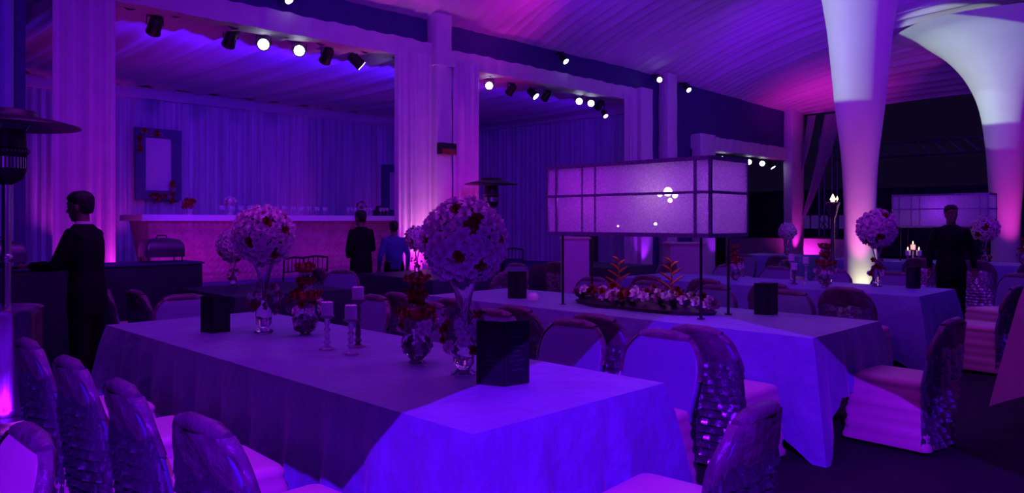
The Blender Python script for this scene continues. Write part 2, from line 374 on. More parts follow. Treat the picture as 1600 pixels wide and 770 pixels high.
def post(x0, x1, z1, y0=9.86, y1=10.14, label=None, name='trim_6'):
    mb = MB(); rings = []
    for k in range(15):
        z = z1 * k / 14; e = .007 * math.sin(k * 2.3)
        ring = []
        for (cx, cy, a0) in ((x1-.03, y1-.03, 0), (x0+.03, y1-.03, 90), (x0+.03, y0+.03, 180), (x1-.03, y0+.03, 270)):
            for a in (0, 45, 90):
                t = math.radians(a0 + a); ring.append((cx + (.03+e)*math.cos(t), cy + (.03+e)*math.sin(t), z))
        rings.append(ring)
    mb.loft(rings); o = struct(name, mb, M['pale'], smooth=True); o['label'] = label; return o
post(8.07, 8.42, 5.0, label='tall cloth wrapped post between the bar bays')
post(13.95, 14.40, 4.48, label='cloth wrapped post right of the second bay', name='trim_7')
post(15.0, 15.4, 4.95, label='slim post against the navy wall', name='trim_8')
post(16.45, 17.15, 3.66, label='wide post left of the far opening', name='trim_9')
post(21.5, 22.3, 4.9, label='corner post right of the far opening', name='trim_10')
bandbox = MB().box(8.03, 8.46, 9.82, 10.18, 4.12, 4.36); struct('trim_11', bandbox, M['pale'])['label'] = 'cloth collar around the tall post'
# front drapes on the openings
for (x0, x1, lab, sd) in [(2.42, 3.10, 'broad pale drape at the left edge of the bar opening', 3), (7.30, 8.04, 'pale pleated drape at the bar, left of the tall post', 4),
                          (8.50, 9.16, 'pale pleated drape right of the tall post, glowing pink', 5), (13.42, 13.93, 'narrow pale drape at the right end of the second bay', 6)]:
    tag(pleat(x0, 9.96, x1, 9.96, .02, 4.28, .115, .030, sd, 10).build('drape', M['pale']), lab, 'drape')
tag(pleat(-.6, 9.98, 2.05, 9.98, .02, 4.4, .2, .035, 8).build('drape', M['cloth_far']), 'dark blue drape behind the tall heater at far left', 'drape')
# swagged voile at the open gable corner
def swag(p0, p1, w0, w1, sd):
    mb = MB(); vs = []; n = 14; m = 12; p0 = Vector(p0); p1 = Vector(p1)
    for k in range(m + 1):
        t = k / m; c = p0.lerp(p1, t) + Vector((0, 0, -.25 * math.sin(PI * t))); wd = w0 + (w1 - w0) * t
        for i in range(n + 1):
            u = i / n - .5; vs.append((c.x + .05*math.sin(i*2.2+sd), c.y - u*wd, c.z))
    mb.add(vs, [(k*(n+1)+i, k*(n+1)+i+1, (k+1)*(n+1)+i+1, (k+1)*(n+1)+i) for k in range(m) for i in range(n)]); return mb
tag(swag((22.15, 8.9, 4.62), (22.2, 9.85, 1.6), .55, .10, 0).build('swag', M['sheer']), 'wide voile swag tied from the roof corner to the end post', 'voile swag')
tag(swag((22.1, 9.55, 4.62), (22.1, 9.95, 2.9), .25, .08, 1).build('swag', M['sheer']), 'narrow voile swag nearest the end post', 'voile swag')

# stretch fabric poles
def pole(name, cx, cy, prof, label):
    mb = MB(); rings = []; n = 48
    P = []
    for i in range(len(prof) - 1):
        (z0, r0), (z1, r1) = prof[i], prof[i+1]
        pm = prof[i-1] if i else prof[0]; pn = prof[min(i+2, len(prof)-1)]
        for k in range(6):
            t = k / 6
            m0 = (r1 - pm[1]) / max(.01, z1 - pm[0]) * (z1 - z0); m1 = (pn[1] - r0) / max(.01, pn[0] - z0) * (z1 - z0)
            r = (2*t**3-3*t*t+1)*r0 + (t**3-2*t*t+t)*m0 + (-2*t**3+3*t*t)*r1 + (t**3-t*t)*m1
            P.append((z0 + (z1 - z0) * t, r))
    P.append(prof[-1])
    for z, r in P: rings.append([(cx + r*(1+.012*math.sin(5*a))*math.cos(a), cy + r*(1+.012*math.sin(5*a))*math.sin(a), z) for a in [2*PI*j/n for j in range(n)]])
    mb.loft(rings, False, False)
    o = thing(name, label, 'fabric pole'); s = mb.build('fabric_sleeve', M['stretch'], o)
    MB().lathe([(.03, 0), (.42, 0), (.42, .03), (.06, .05), (.05, 5.3)], 20, cx, cy).build('base_plate', M['dark_metal'], o)
    return o
pole('fabric_pole', 12.45, 4.60, [(0.03, .235), (1.5, .235), (2.3, .26), (2.75, .30), (3.4, .375), (4.1, .44), (4.8, .52), (5.4, .68), (5.8, 1.1), (6.02, 1.8), (6.10, 2.5)], 'nearer tall stretch fabric pole, pink below and white above')
pole('fabric_pole', 19.3, 4.04, [(0.03, .28), (1.5, .28), (2.1, .315), (3.1, .38), (3.96, .50), (4.55, .72), (5.0, 1.02), (5.35, 1.38), (5.58, 1.75), (5.70, 2.2)], 'farther stretch fabric pole at right, flaring wide under the roof')

# outside beyond the open gable
def truss(p0, p1, w, label, n):
    o = thing('truss', label, 'truss', p0); p1 = Vector(p1) - Vector(p0); d = p1.normalized(); L = p1.length
    up = Vector((0, 0, 1)) if abs(d.z) < .5 else Vector((1, 0, 0)); sd = d.cross(up).normalized(); up = sd.cross(d)
    offs = [sd*a + up*b for a in (-w/2, w/2) for b in (-w/2, w/2)]
    for q in offs: MB().tube([q, q + p1], .03, 6).build('chord', M['truss'], o)
    mb = MB()
    for i in range(n):
        a, b = d * (L*i/n), d * (L*(i+1)/n)
        for (s, t) in ((0, 1), (2, 3), (0, 2), (1, 3)):
            mb.tube([offs[s] + a, offs[t] + b], .018, 5, cap=False)
    tag(mb.build('lacing', M['truss'], o), kind='stuff'); return o
truss((30, 2.5, 4.15), (30, 12.0, 4.15), .5, 'lighting truss crossing the dark sky beyond the open end', 19)
truss((30, 12.3, 0), (30, 12.3, 5.6), .5, 'upright truss tower beyond the open end, left of the nearer fabric pole', 11)
bd = thing('building', 'long low dark building outside beyond the open end', 'building')
MB().box(34, 36, -6, 20, 0, 2.75).build('wall', M['far_wall'], bd, smooth=False)
MB().box(33.8, 36.2, -6.2, 20.2, 2.75, 2.9).build('roof', M['navy'], bd, smooth=False)
for i in range(6): 
    f = MB().box(33.93, 34.0, 13.1 + i*.42, 13.42 + i*.42, 1.15, 1.75).build('window', M['far_window'], bd, smooth=False)
lw = thing('low_wall', 'low cloth-covered wall lit pink beyond the last tables', 'low wall', (23.4, 0, 0))
MB().box(-.15, .15, 9.0, 13.0, 0, .95).build('panel', M['pale'], lw, smooth=False)
MB().box(-.2, .2, 8.95, 13.05, .95, 1.0).build('cap', M['dark_metal'], lw, smooth=False)
lamp('uplighter', 'SPOT', (22.8, 10.2, .1), PNK, 60, (23.4, 10.3, .9), cone=120, blend=1)

# ------------------------------------------------------------------ bar room furnishings
struct('floor', MB().box(1.2, 14.6, 11.4, 16.3, 0, .45), M['navy'])['label'] = 'raised stage under the bar'
bar = thing('bar_counter', 'long white topped bar with pink lit tiled front on the stage', 'bar counter', (0, 0, .45))
mb = MB()
X0, X1, Y0 = 4.35, 10.6, 12.55
mb.loft([[(X0+.22, Y0+.28, 0), (X1-.22, Y0+.28, 0), (X1-.22, Y0+.80, 0), (X0+.22, Y0+.80, 0)], [(X0+.03, Y0+.02, 1.05), (X1-.03, Y0+.02, 1.05), (X1-.03, Y0+.85, 1.05), (X0+.03, Y0+.85, 1.05)]])
mb.build('body', M['bar_tile'], bar, smooth=False)
MB().box(X0-.08, X1+.08, Y0-.08, Y0+.95, 1.05, 1.15).build('countertop', M['bar_top'], bar, smooth=False)
mb = MB(); cols, rws = 58, 9
for r in range(rws):
    for c in range(cols):
        t0, t1 = (r + .08)/rws, (r + .92)/rws
        def P(u, t, o): 
            xa = X0+.22 + (.03-.22)*t; xb = X1-.22 + (.22-.03)*t
            return (xa + (xb-xa)*u, Y0+.28 - .26*t - o, 1.05*t)
        o = .012 + .012 * random.random()
        u0, u1 = (c+.08)/cols, (c+.92)/cols
        a = [P(u0, t0, .001), P(u1, t0, .001), P(u1, t1, .001), P(u0, t1, .001)]; um, tm = (u0+u1)/2, (t0+t1)/2
        mb.add(a + [P(um, tm, o)], [(0, 1, 4), (1, 2, 4), (2, 3, 4), (3, 0, 4)])
tag(mb.build('tile', M['bar_tile'], bar, smooth=False), kind='stuff')
def picture(x0, x1, label, zs=(1.93, 3.38)):
    o = thing('picture_frame', label, 'picture frame', ((x0+x1)/2, 16.05, zs[0])); h = zs[1]-zs[0]; hw = (x1-x0)/2; b = .19
    for (a, bb, c, d) in ((-hw, -hw+b, 0, h), (hw-b, hw, 0, h), (-hw+b, hw-b, 0, b), (-hw+b, hw-b, h-b, h)):
        MB().box(a, bb, -.05, .05, c, d).build('frame_board', M['frame_dark'], o, smooth=False)
    MB().box(-hw+b, hw-b, .0, .02, b, h-b).build('panel', M['pale'], o, smooth=False)
    return o
pf1 = picture(5.36, 6.26, 'dark framed pale panel hanging behind the left end of bar')
pf2 = picture(11.35, 12.2, 'dark framed pale panel partly hidden by the drape', (1.6, 2.95))

# ------------------------------------------------------------------ flowers
def rose_mesh(name, mat, seed=1, rings=((5, 1.0, .15), (4, .68, .42), (3, .38, .62))):
    rnd = random.Random(seed); mb = MB()
    for (n, r, up) in rings:
        o0 = rnd.uniform(0, 6)
        for i in range(n):
            a = o0 + 2*PI*i/n; wd = 2.5 * r / n + .15; rr = r * rnd.uniform(.9, 1.1)
            vs = []
            for k, t in enumerate((0.05, .6, 1.0)):
                rad = rr * t; z = up * t + .20 * math.sin(t*2.6) + (-.12*t*t if r > .9 else .12*t)
                for s in (-1, 0, 1):
                    ww = wd * (.35, 1.0, .62)[k] * s * .62
                    vs.append(((rad - .06*abs(s)*r) * math.cos(a) - ww*math.sin(a), (rad - .06*abs(s)*r)*math.sin(a) + ww*math.cos(a), z + .10*abs(s)*(t)))
            mb.add(vs, [(0, 1, 4, 3), (1, 2, 5, 4), (3, 4, 7, 6), (4, 5, 8, 7)])
    return mb.mesh(name, mat)
ROSES = {'w': [rose_mesh('blossom', M['wrose'], s) for s in (1, 2)], 'p': [rose_mesh('blossom', M['prose'], s) for s in (3, 4)], 'r': [rose_mesh('blossom', M['rrose'], s) for s in (5, 6)]}
LEAF = MB().add([(0, 0, 0), (.45, .28, .1), (1.2, 0, .0), (.45, -.28, .1), (.5, 0, -.02)], [(0, 4, 1), (4, 2, 1), (0, 3, 4), (4, 3, 2)]).mesh('leaf', M['leaf'])
def put(root, key, p, nrm, sc, name='blossom'):
    me = random.choice(ROSES[key]) if key in ROSES else LEAF
    q = Vector(nrm).to_track_quat('Z', 'Y').to_matrix().to_4x4() @ Matrix.Rotation(random.uniform(0, 6.28), 4, 'Z')
    if key == 'l': q = Vector(nrm).to_track_quat('X', 'Z').to_matrix().to_4x4() @ Matrix.Rotation(random.uniform(0, 6.28), 4, 'X'); name = 'leaf'
    return link(name, me, root, mtx=Matrix.Translation(Vector(p)) @ q @ Matrix.Scale(sc, 4))
def flower_ball(loc, label, R=.2, zc=.66, n=110, reds=5, garland=26, group=None):
    o = thing('flower_ball', label, 'flower arrangement', loc, 0, group)
    s = zc / .66
    MB().lathe([(.0, 0), (.06*s, 0), (.065*s, .01), (.03*s, .03), (.052*s, .06*s), (.055*s, .14*s), (.022*s, .19*s), (.018*s, .24*s), (.022*s, .30*s), (.05*s, .42*s), (.085*s, zc - R*.85), (.08*s, zc - R*.85), (.045*s, .42*s), (.016*s, .30*s), (.012*s, .24*s)], 20).build('vase', M['glass'], o)
    MB().ball((0, 0, zc), R * .86, 20, 12).build('moss_ball', M['leaf'], o)
    nr = reds * 3; rc = [Vector((math.sqrt(1-z_*z_)*math.cos(k*2.4+loc[0]*3), math.sqrt(1-z_*z_)*math.sin(k*2.4+loc[0]*3), z_)) for k, z_ in [(k, 1 - 2*(k+.35)/nr) for k in range(nr)]]
    for i in range(n):
        t = (i + .5) / n; z = 1 - 2*t; a = i * 2.39996; r = math.sqrt(1 - z*z); d = Vector((r*math.cos(a), r*math.sin(a), z))
        red = any((d - c).length < .20 for c in rc)
        put(o, 'r' if red else 'w', Vector((0, 0, zc)) + d * R * (.86 + random.uniform(-.02, .05) - (.05 if red else 0)), d, R * (2.35 / math.sqrt(n)) * (1 if not red else .92) * random.uniform(.85, 1.15))
    for i in range(garland):
        a = random.uniform(0, 6.28); zz = random.uniform(.13, .33) * s; rr = (.04 + .07 * abs(math.sin((zz/s-.05)*9)) * random.uniform(.5, 1)) * s
        put(o, random.choice('wpprl'), (rr*math.cos(a), rr*math.sin(a), zz), (math.cos(a), math.sin(a), random.uniform(-.3, .6)), random.uniform(.022, .036) * s)
    return o
T = .755
flower_ball((2.42, 2.75, T), 'largest white flower ball with red blooms, behind the near menu', .205, .65, 130, 5, 46)
flower_ball((2.40, 4.75, T), 'white flower ball with red blooms at far end of near table', .195, .65, 110, 5, 40)
flower_ball((3.80, 8.25, T), 'small flower ball half hidden behind the left big one', .17, .46, 70, 3, 14)
flower_ball((6.60, 8.50, T), 'small white flower ball on dark table before pink drape', .165, .50, 70, 5, 10)
flower_ball((9.02, 3.14, T), 'white flower ball on third table, beside the nearer fabric pole', .20, .66, 62, 3, 14)
flower_ball((14.70, 3.38, T), 'white flower ball behind the standing man at right', .20, .62, 56, 4, 10)
flower_ball((15.9, 7.4, T), 'tiny flower ball near the far corner post', .17, .52, 50, 2, 6)

def tiered(loc, label, s=1.0, nn=1.0):
    o = thing('tiered_arrangement', label, 'flower arrangement', loc)
    MB().lathe([(0, 0), (.045*s, 0), (.03*s, .015*s), (.075*s, .06*s), (.085*s, .11*s), (.06*s, .16*s), (.05*s, .17*s), (.055*s, .16*s), (.08*s, .11*s), (.07*s, .065*s)], 20).build('glass_bowl', M['glass'], o)
    MB().tube([(0, 0, .03*s), (0, 0, .47*s)], .010*s, 8).build('stem', M['crystal'], o)
    for (z, r, h) in ((.245, .10, .03), (.345, .055, .02), (.43, .065, .018)):
        MB().lathe([(.01*s, (z+h)*s), (r*.8*s, (z+h)*s), (r*s, z*s), (r*.6*s, (z-.02)*s), (.01*s, (z-.02)*s)], 18).build('red_tier', M['rrose'], o)
    def ring(n, z, r, keys, sc, up=0.2):
        for i in range(int(n*nn)):
            a = 2*PI*i/int(n*nn) + random.uniform(-.2, .2); rr = r*random.uniform(.85, 1.1)*s
            put(o, random.choice(keys), (rr*math.cos(a), rr*math.sin(a), (z+random.uniform(-.012, .012))*s), (math.cos(a), math.sin(a), up+random.uniform(-.3, .3)), sc*s*random.uniform(.85, 1.15))
    ring(9, .06, .05, 'wpp', .026); ring(9, .10, .06, 'pwl', .026); ring(12, .175, .095, 'wwp', .028); ring(12, .215, .10, 'wprl', .028, -.1)
    ring(12, .27, .09, 'rrr', .026, .6); ring(7, .31, .03, 'wr', .024, .8); ring(8, .365, .045, 'rr', .022, .5); ring(6, .40, .03, 'wr', .02); ring(9, .448, .055, 'rr', .022, .6)
    return o
tiered((2.46, 3.17, T), 'tiered red flower arrangement on near table, beside the near menu', 1.0)
tiered((2.52, 4.42, T), 'tiered red flower arrangement on near table, left of the candles', 1.0)
tiered((8.68, 4.72, T), 'tiered red arrangement on third table, seen right of the lampshade', .95, .8)
tiered((8.46, 3.50, T), 'tiered red arrangement on third table, left of the nearer fabric pole', 1.05, .8)
tiered((14.9, 2.85, T), 'tiered arrangement at the right frame edge, before the farther fabric pole', 1.0, .7)

# floral bed with heliconias on table two
fb = thing('flower_bed', 'low bed of white and red flowers with two orange heliconia stems', 'flower arrangement', (5.30, 3.75, T))
mb = MB(); mb.loft([[(.20*s*math.cos(a), .68*s*math.sin(a), z) for a in [2*PI*i/24 for i in range(24)]] for (s, z) in ((1, 0), (1.05, .03), (.9, .07), (.5, .09))]); mb.build('foliage_base', M['leaf'], fb)
for i in range(120):
    a = random.uniform(0, 6.28); rr = math.sqrt(random.random()); x, y = .22*rr*math.cos(a), .72*rr*math.sin(a)
    put(fb, random.choice('wwwprrll'), (x, y, .075 + .06*(1-rr) + random.uniform(-.01, .06)), (x*2 - .3, y*.8 - .3, .6 + random.uniform(-.2, .2)), random.uniform(.032, .056))
for i in range(40):
    a = random.uniform(0, 6.28); put(fb, 'l', (.16*math.cos(a), .62*math.sin(a), .06), (math.cos(a), math.sin(a), random.uniform(.1, 1.1)), random.uniform(.06, .12))
for (x, y, h) in ((.05, .28, .43), (.05, -.26, .44)):
    st = MB().tube([(x, y, .05), (x+.01, y, h*.6), (x, y, h)], [.009, .008, .003], 6).build('heliconia_stem', M['helic'], fb)
    for k in range(7):
        z = h*(.40 + .085*k); sgn = 1 if k % 2 else -1; L = .115 - .010*k
        dx, dy = sgn*.707, -sgn*.707
        b = MB(); b.loft([[(x+dx*L*t + 0, y+dy*L*t, z + L*.75*t - .006), (x+dx*L*t + ww*.707, y+dy*L*t + ww*.707, z+L*.75*t + ww*.4), (x+dx*L*t, y+dy*L*t, z+L*.75*t + ww*1.3), (x+dx*L*t - ww*.707, y+dy*L*t - ww*.707, z+L*.75*t + ww*.4)] for (t, ww) in ((0, .012), (.35, .018), (.75, .010), (1, .001))])
        b.build('bract', M['helic'], st)

# ------------------------------------------------------------------ tables
def cloth_mesh(X, Y, end_drop, side_drop, seed=0, step=.06, zt=.755, corner=.16, tip=.20):
    rnd = random.Random(seed)
    def ax(h):
        n = max(4, int(2*h/step)); return [-h + 2*h*i/n for i in range(n+1)]
    hx, hy = X/2, Y/2; xs, ys = ax(hx), ax(hy); nx, ny = len(xs), len(ys); mb = MB(); vs = []; fs = []
    p = [rnd.uniform(0, 6.28) for _ in range(8)]
    for i, x in enumerate(xs):
        for j, y in enumerate(ys):
            e = min(hx-abs(x), hy-abs(y)); k = min(1, e/.1)
            vs.append((x, y, zt + k*(.0035*math.sin(9*x+3*math.sin(4*y+p[0])+p[1]) + .0035*math.sin(11*y+4*math.sin(5*x+p[2]))) ))
    idx = lambda i, j: i*ny + j
    for i in range(nx-1):
        for j in range(ny-1): fs.append((idx(i, j), idx(i+1, j), idx(i+1, j+1), idx(i, j+1)))
    loop = [idx(i, 0) for i in range(nx)] + [idx(nx-1, j) for j in range(1, ny)] + [idx(i, ny-1) for i in range(nx-2, -1, -1)] + [idx(0, j) for j in range(ny-2, 0, -1)]
    m = len(loop); K = 12; prev = loop; pos = [Vector(vs[a]) for a in loop]; s = 0; S = []
    for a in range(m):
        S.append(s); s += (pos[(a+1) % m] - pos[a]).length
    per = s
    for k in range(1, K+1):
        t = (k / K); ring = []
        for a in range(m):
            x, y, z = pos[a]; dx, dy = hx-abs(x), hy-abs(y); c = max(dx, dy)   # distance from the nearest corner along the edge
            onend = dy < 1e-6; L = end_drop if onend else side_drop
            wgt = max(0, 1 - c/.30); wgt2 = wgt**2
            if c < .30: L = L + (max(end_drop, side_drop) - L) * wgt + tip * wgt2
            n = Vector((0, math.copysign(1, y), 0)) if onend else Vector((math.copysign(1, x), 0, 0))
            dg = Vector((math.copysign(1, x), math.copysign(1, y), 0)).normalized(); n = n.lerp(dg, min(1, wgt*1.0)).normalized()
            f = .028*math.sin(2*PI*S[a]/.31 + p[3] + 1.2*math.sin(S[a]*1.1)) + .020*math.sin(2*PI*S[a]/.17+p[4]) + .008*math.sin(2*PI*S[a]/.075+p[5])
            off = .012*min(1, t*K*.5) + t*(.05 + f*1.1*(1-wgt2)) + corner*wgt2*t**.9
            ring.append(len(vs)); vs.append((x+n.x*off, y+n.y*off, zt - L*t + (0.0 if k > 1 else .0)))
        for a in range(m):
            b = (a+1) % m; fs.append((prev[a], prev[b], ring[b], ring[a]))
        prev = ring
    mb.add(vs, fs); return mb
def table(x0, x1, y0, y1, label, clabel, mat='cloth', end=.42, side=.62, seed=0, step=.06, z=.75, corner=.16, tip=.20):
    cx, cy = (x0+x1)/2, (y0+y1)/2; o = thing('banquet_table', label, 'table', (cx, cy, 0))
    hx, hy = (x1-x0)/2-.02, (y1-y0)/2-.02
    MB().box(-hx, hx, -hy, hy, z-.035, z-.004).build('tabletop', M['dark_metal'], o, smooth=False)
    for (a, b) in ((-1, -1), (1, -1), (1, 1), (-1, 1)):
        MB().tube([(a*(hx-.12), b*(hy-.15), 0), (a*(hx-.12), b*(hy-.15), z-.03)], .018, 8).build('leg', M['dark_metal'], o)
    c = cloth_mesh(x1-x0, y1-y0, end, side, seed, step, z+.005, corner, tip).build('tablecloth', M[mat], None, (cx, cy, 0)); tag(c, clabel, 'tablecloth')
    return o
table(1.77, 2.95, 1.96, 5.88, 'long banquet table nearest the camera, under its cloth', 'satin cloth on nearest long table, lit blue at its near end', seed=1, step=.05)
table(4.74, 5.91, 2.04, 5.95, 'long banquet table under the near box lampshade', 'satin cloth on the table that carries the near box lampshade', seed=2)
table(8.08, 9.27, 2.42, 6.1, 'third banquet table, carrying menus and the candle trio', 'grey cloth on third table, before the nearer fabric pole', 'cloth_far', .5, .62, 3, .08)
table(14.65, 15.85, 1.6, 6.1, 'far right table under the distant box lampshade', 'grey cloth on far table behind the standing man', 'cloth_far', .5, .62, 4, .12)
table(15.3, 16.5, 6.9, 8.3, 'distant table by the far opening', 'grey cloth on distant table by the far corner post', 'cloth_far', .5, .62, 5, .12)
table(3.3, 4.6, 7.1, 8.55, 'dark clothed table behind the far end of nearest table', 'dark cloth on the table left of the small flower balls', 'cloth_dark', .6, .6, 6, .12)
table(6.0, 7.3, 7.4, 9.1, 'dark clothed table before the pink drape', 'dark cloth on the table before the pink drape', 'cloth_dark', .6, .6, 7, .12)
table(9.5, 10.8, 7.3, 9.0, 'dark clothed table behind the near box lampshade', 'dark cloth on table behind the near box lampshade', 'cloth_dark', .6, .6, 8, .12)
table(6.53, 7.6, .2, 1.23, 'draped table cut off by the right frame edge', 'pale cloth hanging from a table at the right frame edge', 'white', .75, .75, 9, .06, 1.08, .22, .18)

# ------------------------------------------------------------------ chairs
def rr_ring(hx, hy, r, cx, cy, z, n=4):
    ring = []
    for (sx, sy, a0) in ((1, 1, 0), (-1, 1, 90), (-1, -1, 180), (1, -1, 270)):
        for k in range(n+1):
            a = math.radians(a0 + 90*k/n); ring.append((cx + sx*(hx-r) + r*math.cos(a), cy + sy*(hy-r) + r*math.sin(a), z))
    return ring
RAKE = .26
def bw(z):   # half width of the back at height z
    t = (z - .45) / .39
    if t < 0: return .235
    return (.235 + .02*math.sin(PI*min(1, t))) * (1 - max(0, (t-.50)/.50)**3.0 * .34)
def by(z): return -.215 - RAKE * max(0, z - .42)
def back_loft(z0, z1, th, grow=0, n=12, ycut=None, wob=0):
    rings = []
    for k in range(n+1):
        t = k/n; z = z0 + (z1-z0)*(1-(1-t)**1.4); h = bw(z)+grow; th2 = (th/2+grow) * (1 if t < .9 else .8)
        rings.append(rr_ring(h, th2, min(th2*.95, h*.9), 0, by(z), z + wob*math.sin(k*3)*.3))
    rings.append([(p[0]*.6, by(z1)+(p[1]-by(z1))*.4, z1+.006+grow) for p in rings[-1]])
    return MB().loft(rings)
mb = MB(); rings = []
for (z, g) in [(.03 + .39*q/16, .030*(1-q/16) + .005*math.sin(q*1.9) ) for q in range(17)] + [(.43, .0), (.445, -.002), (.462, -.014), (.47, -.05)]:
    rings.append([(p[0]*(1+.014*math.sin(i*.9 + z*34)*(z < .4)), p[1]*(1+.014*math.sin(i*.7+1 + z*31)*(z < .4)), p[2]) for i, p in enumerate(rr_ring(.235+g, .245+g, .045, 0, .015, z, 5))])
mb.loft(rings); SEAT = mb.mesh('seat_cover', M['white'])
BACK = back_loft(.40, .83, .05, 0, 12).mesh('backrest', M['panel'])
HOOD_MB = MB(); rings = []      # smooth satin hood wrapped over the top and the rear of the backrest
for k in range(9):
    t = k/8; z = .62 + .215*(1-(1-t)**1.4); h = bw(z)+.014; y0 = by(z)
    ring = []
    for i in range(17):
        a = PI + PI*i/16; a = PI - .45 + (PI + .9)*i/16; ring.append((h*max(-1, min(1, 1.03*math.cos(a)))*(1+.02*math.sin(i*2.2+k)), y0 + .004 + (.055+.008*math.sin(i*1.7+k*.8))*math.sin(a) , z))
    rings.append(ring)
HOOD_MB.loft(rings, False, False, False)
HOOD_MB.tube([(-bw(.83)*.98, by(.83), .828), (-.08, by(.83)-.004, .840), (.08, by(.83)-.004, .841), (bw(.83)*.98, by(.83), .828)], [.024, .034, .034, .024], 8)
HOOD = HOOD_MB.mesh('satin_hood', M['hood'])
RUF = []
for r in range(13):
    rnd = random.Random(r*7+1); z1 = .70 - r*.049; z0 = z1 - .075; n = 30; vs = []; ph = rnd.uniform(0, 6)
    for k in range(3):
        t = k/2; z = z1 + (z0-z1)*t
        hh = bw(max(z1, .45)) + .012 + .014*min(1, r/5); 
        for i in range(n+1):
            a = PI*1.0 + PI*i/n; wv = math.sin(i*1.9+ph)*.5 + math.sin(i*3.3+ph*2)*.5
            d = .035 + .030*math.sin(min(1, r/9)*PI) + t*(.030 + .016*wv)
            vs.append(((hh + t*.012*wv)*math.cos(a), by(z) + d*1.15*math.sin(a) - .004, z + .006*wv*t))
    RUF.append(MB().add(vs, [(k*(n+1)+i, k*(n+1)+i+1, (k+1)*(n+1)+i+1, (k+1)*(n+1)+i) for k in range(2) for i in range(n)]).mesh('ruffle', M['ruffle']))
chair0 = None
def chair(x, y, rz, label, group=None, hood=True):
    global chair0
    jit = random.uniform(-.05, .05)
    if chair0 is None:
        o = thing('banquet_chair', label, 'chair', (x, y, 0), rz)
        link('seat_cover', SEAT, o); link('backrest', BACK, o); link('satin_hood', HOOD, o)
        for me in RUF: link('ruffle', me, o)
        for (a, b) in ((-1, -1), (1, -1), (1, 1), (-1, 1)): MB().tube([(a*.19, b*.19, 0), (a*.19, b*.19, .1)], .014, 6).build('leg', M['dark_metal'], o)
        chair0 = o; o.rotation_euler.z = rz + jit; return o
    return dup(chair0, (x, y, 0), rz + jit, label, group)
EAST, WEST, NORTH, SOUTH = -PI/2, PI/2, 0, PI     # the way the chair faces
nth = ['nearest', 'second nearest', 'third nearest', 'fourth nearest', 'fifth nearest', 'farthest']
def side(xs, ys, rz, text, flag=None):
    for k, y in enumerate(ys): chair(xs + random.uniform(-.02, .02), y, rz, text % nth[k])
side(1.33, [2.44, 3.17, 3.92, 4.68], EAST, '%s ruffled chair down the left side of the nearest table')
side(3.40, [2.45, 3.12, 3.88, 4.62, 5.38], WEST, '%s chair on the far long side of the nearest table, pale front showing')
side(4.33, [2.42, 3.22, 3.95, 4.70, 5.42], EAST, '%s chair with ruffled back on the near side of the lampshade table')
side(6.33, [3.10, 3.85, 4.60, 5.35], WEST, '%s chair on the far long side of the lampshade table')
side(7.66, [2.85, 3.60, 4.35, 5.10], EAST, '%s chair on the near side of the third table')
side(9.70, [3.30, 4.05, 4.80, 5.55], WEST, '%s chair on the far long side of the third table')
side(14.25, [2.5, 3.3, 4.2, 5.0], EAST, '%s chair on the near side of the far right table')
chair(2.40, 1.56, NORTH + .05, 'ruffled chair at the near end of nearest table, cut by frame bottom')
chair(2.58, 6.26, SOUTH, 'pale chair at the far end of the nearest table')
chair(5.50, 1.76, NORTH - .08, 'ruffled chair at the near end of the lampshade table, seat lit violet')
chair(8.72, 2.05, NORTH - .1, 'chair at the near end of the third table, pale seat showing')
chair(10.40, 2.25, WEST - .5, 'chair standing free right of the third table, pale front')
c_ = chair(.27, 2.66, WEST, 'satin chair cut by the lower left frame corner, below the heater')
for ch in c_.children:
    if ch.name.startswith('backrest'): ch.data = ch.data.copy(); ch.data.materials[0] = M['white']
chair(2.72, 8.12, EAST, 'dark ruffled chair beside the waiter, left of the dark table')
chair(2.76, 7.30, EAST, 'chair behind the far end of the nearest table, beside the dark table')
chair(5.04, 8.25, WEST + .5, 'tilted pale chair turned in the aisle behind the candles')
chair(5.64, 9.0, EAST, 'chair on the left side of the dark table before the drape')
chair(7.7, 7.9, WEST, 'near chair right of the dark table before the drape')
chair(7.7, 8.7, WEST, 'far chair right of the dark table before the drape')
chair(6.65, 7.05, NORTH, 'chair at the near end of the dark table before the drape')
chair(9.1, 7.8, EAST, 'chair left of the dark table behind the lampshade')
chair(10.1, 6.95, NORTH, 'chair at the near end of the dark table behind the lampshade')
chair(11.9, 5.9, NORTH, 'lone chair in the aisle left of the nearer fabric pole')
chair(12.9, 7.0, WEST, 'lone chair behind the lampshade near the pink low wall')
chair(13.5, 6.3, EAST, 'lone chair in the aisle behind the candle trio')

# ------------------------------------------------------------------ things on the tables
def menu(loc, rz, label, h=.285, w=.155, emblem=False):
    o = thing('menu_card', label, 'menu', loc, rz)
    for s in (-1, 1):
        m = Matrix.Rotation(s*math.radians(28), 4, 'Z')
        MB().box(0 if s > 0 else -w, w if s > 0 else 0, -.004, .004, 0, h, m).build('cover_board', M['menu'], o, smooth=False)
        a, b = (.02, w-.02) if s > 0 else (-w+.02, -.02)
        MB().box(a, b, -.0055, -.0035, .03, h-.03, m).build('printed_sheet', M['menu'], o, smooth=False)
        tl = MB(); zz = h-.05
        for q in range(9):
            ww = (b-a)*(.30 + .14*math.sin(q*2.3 + s)); tl.box((a+b)/2-ww, (a+b)/2+ww, -.0062, -.005, zz-.005, zz, m); zz -= (h-.10)/9
        tag(tl.build('print', M['menu_print'], o, smooth=False), kind='stuff')
    return o
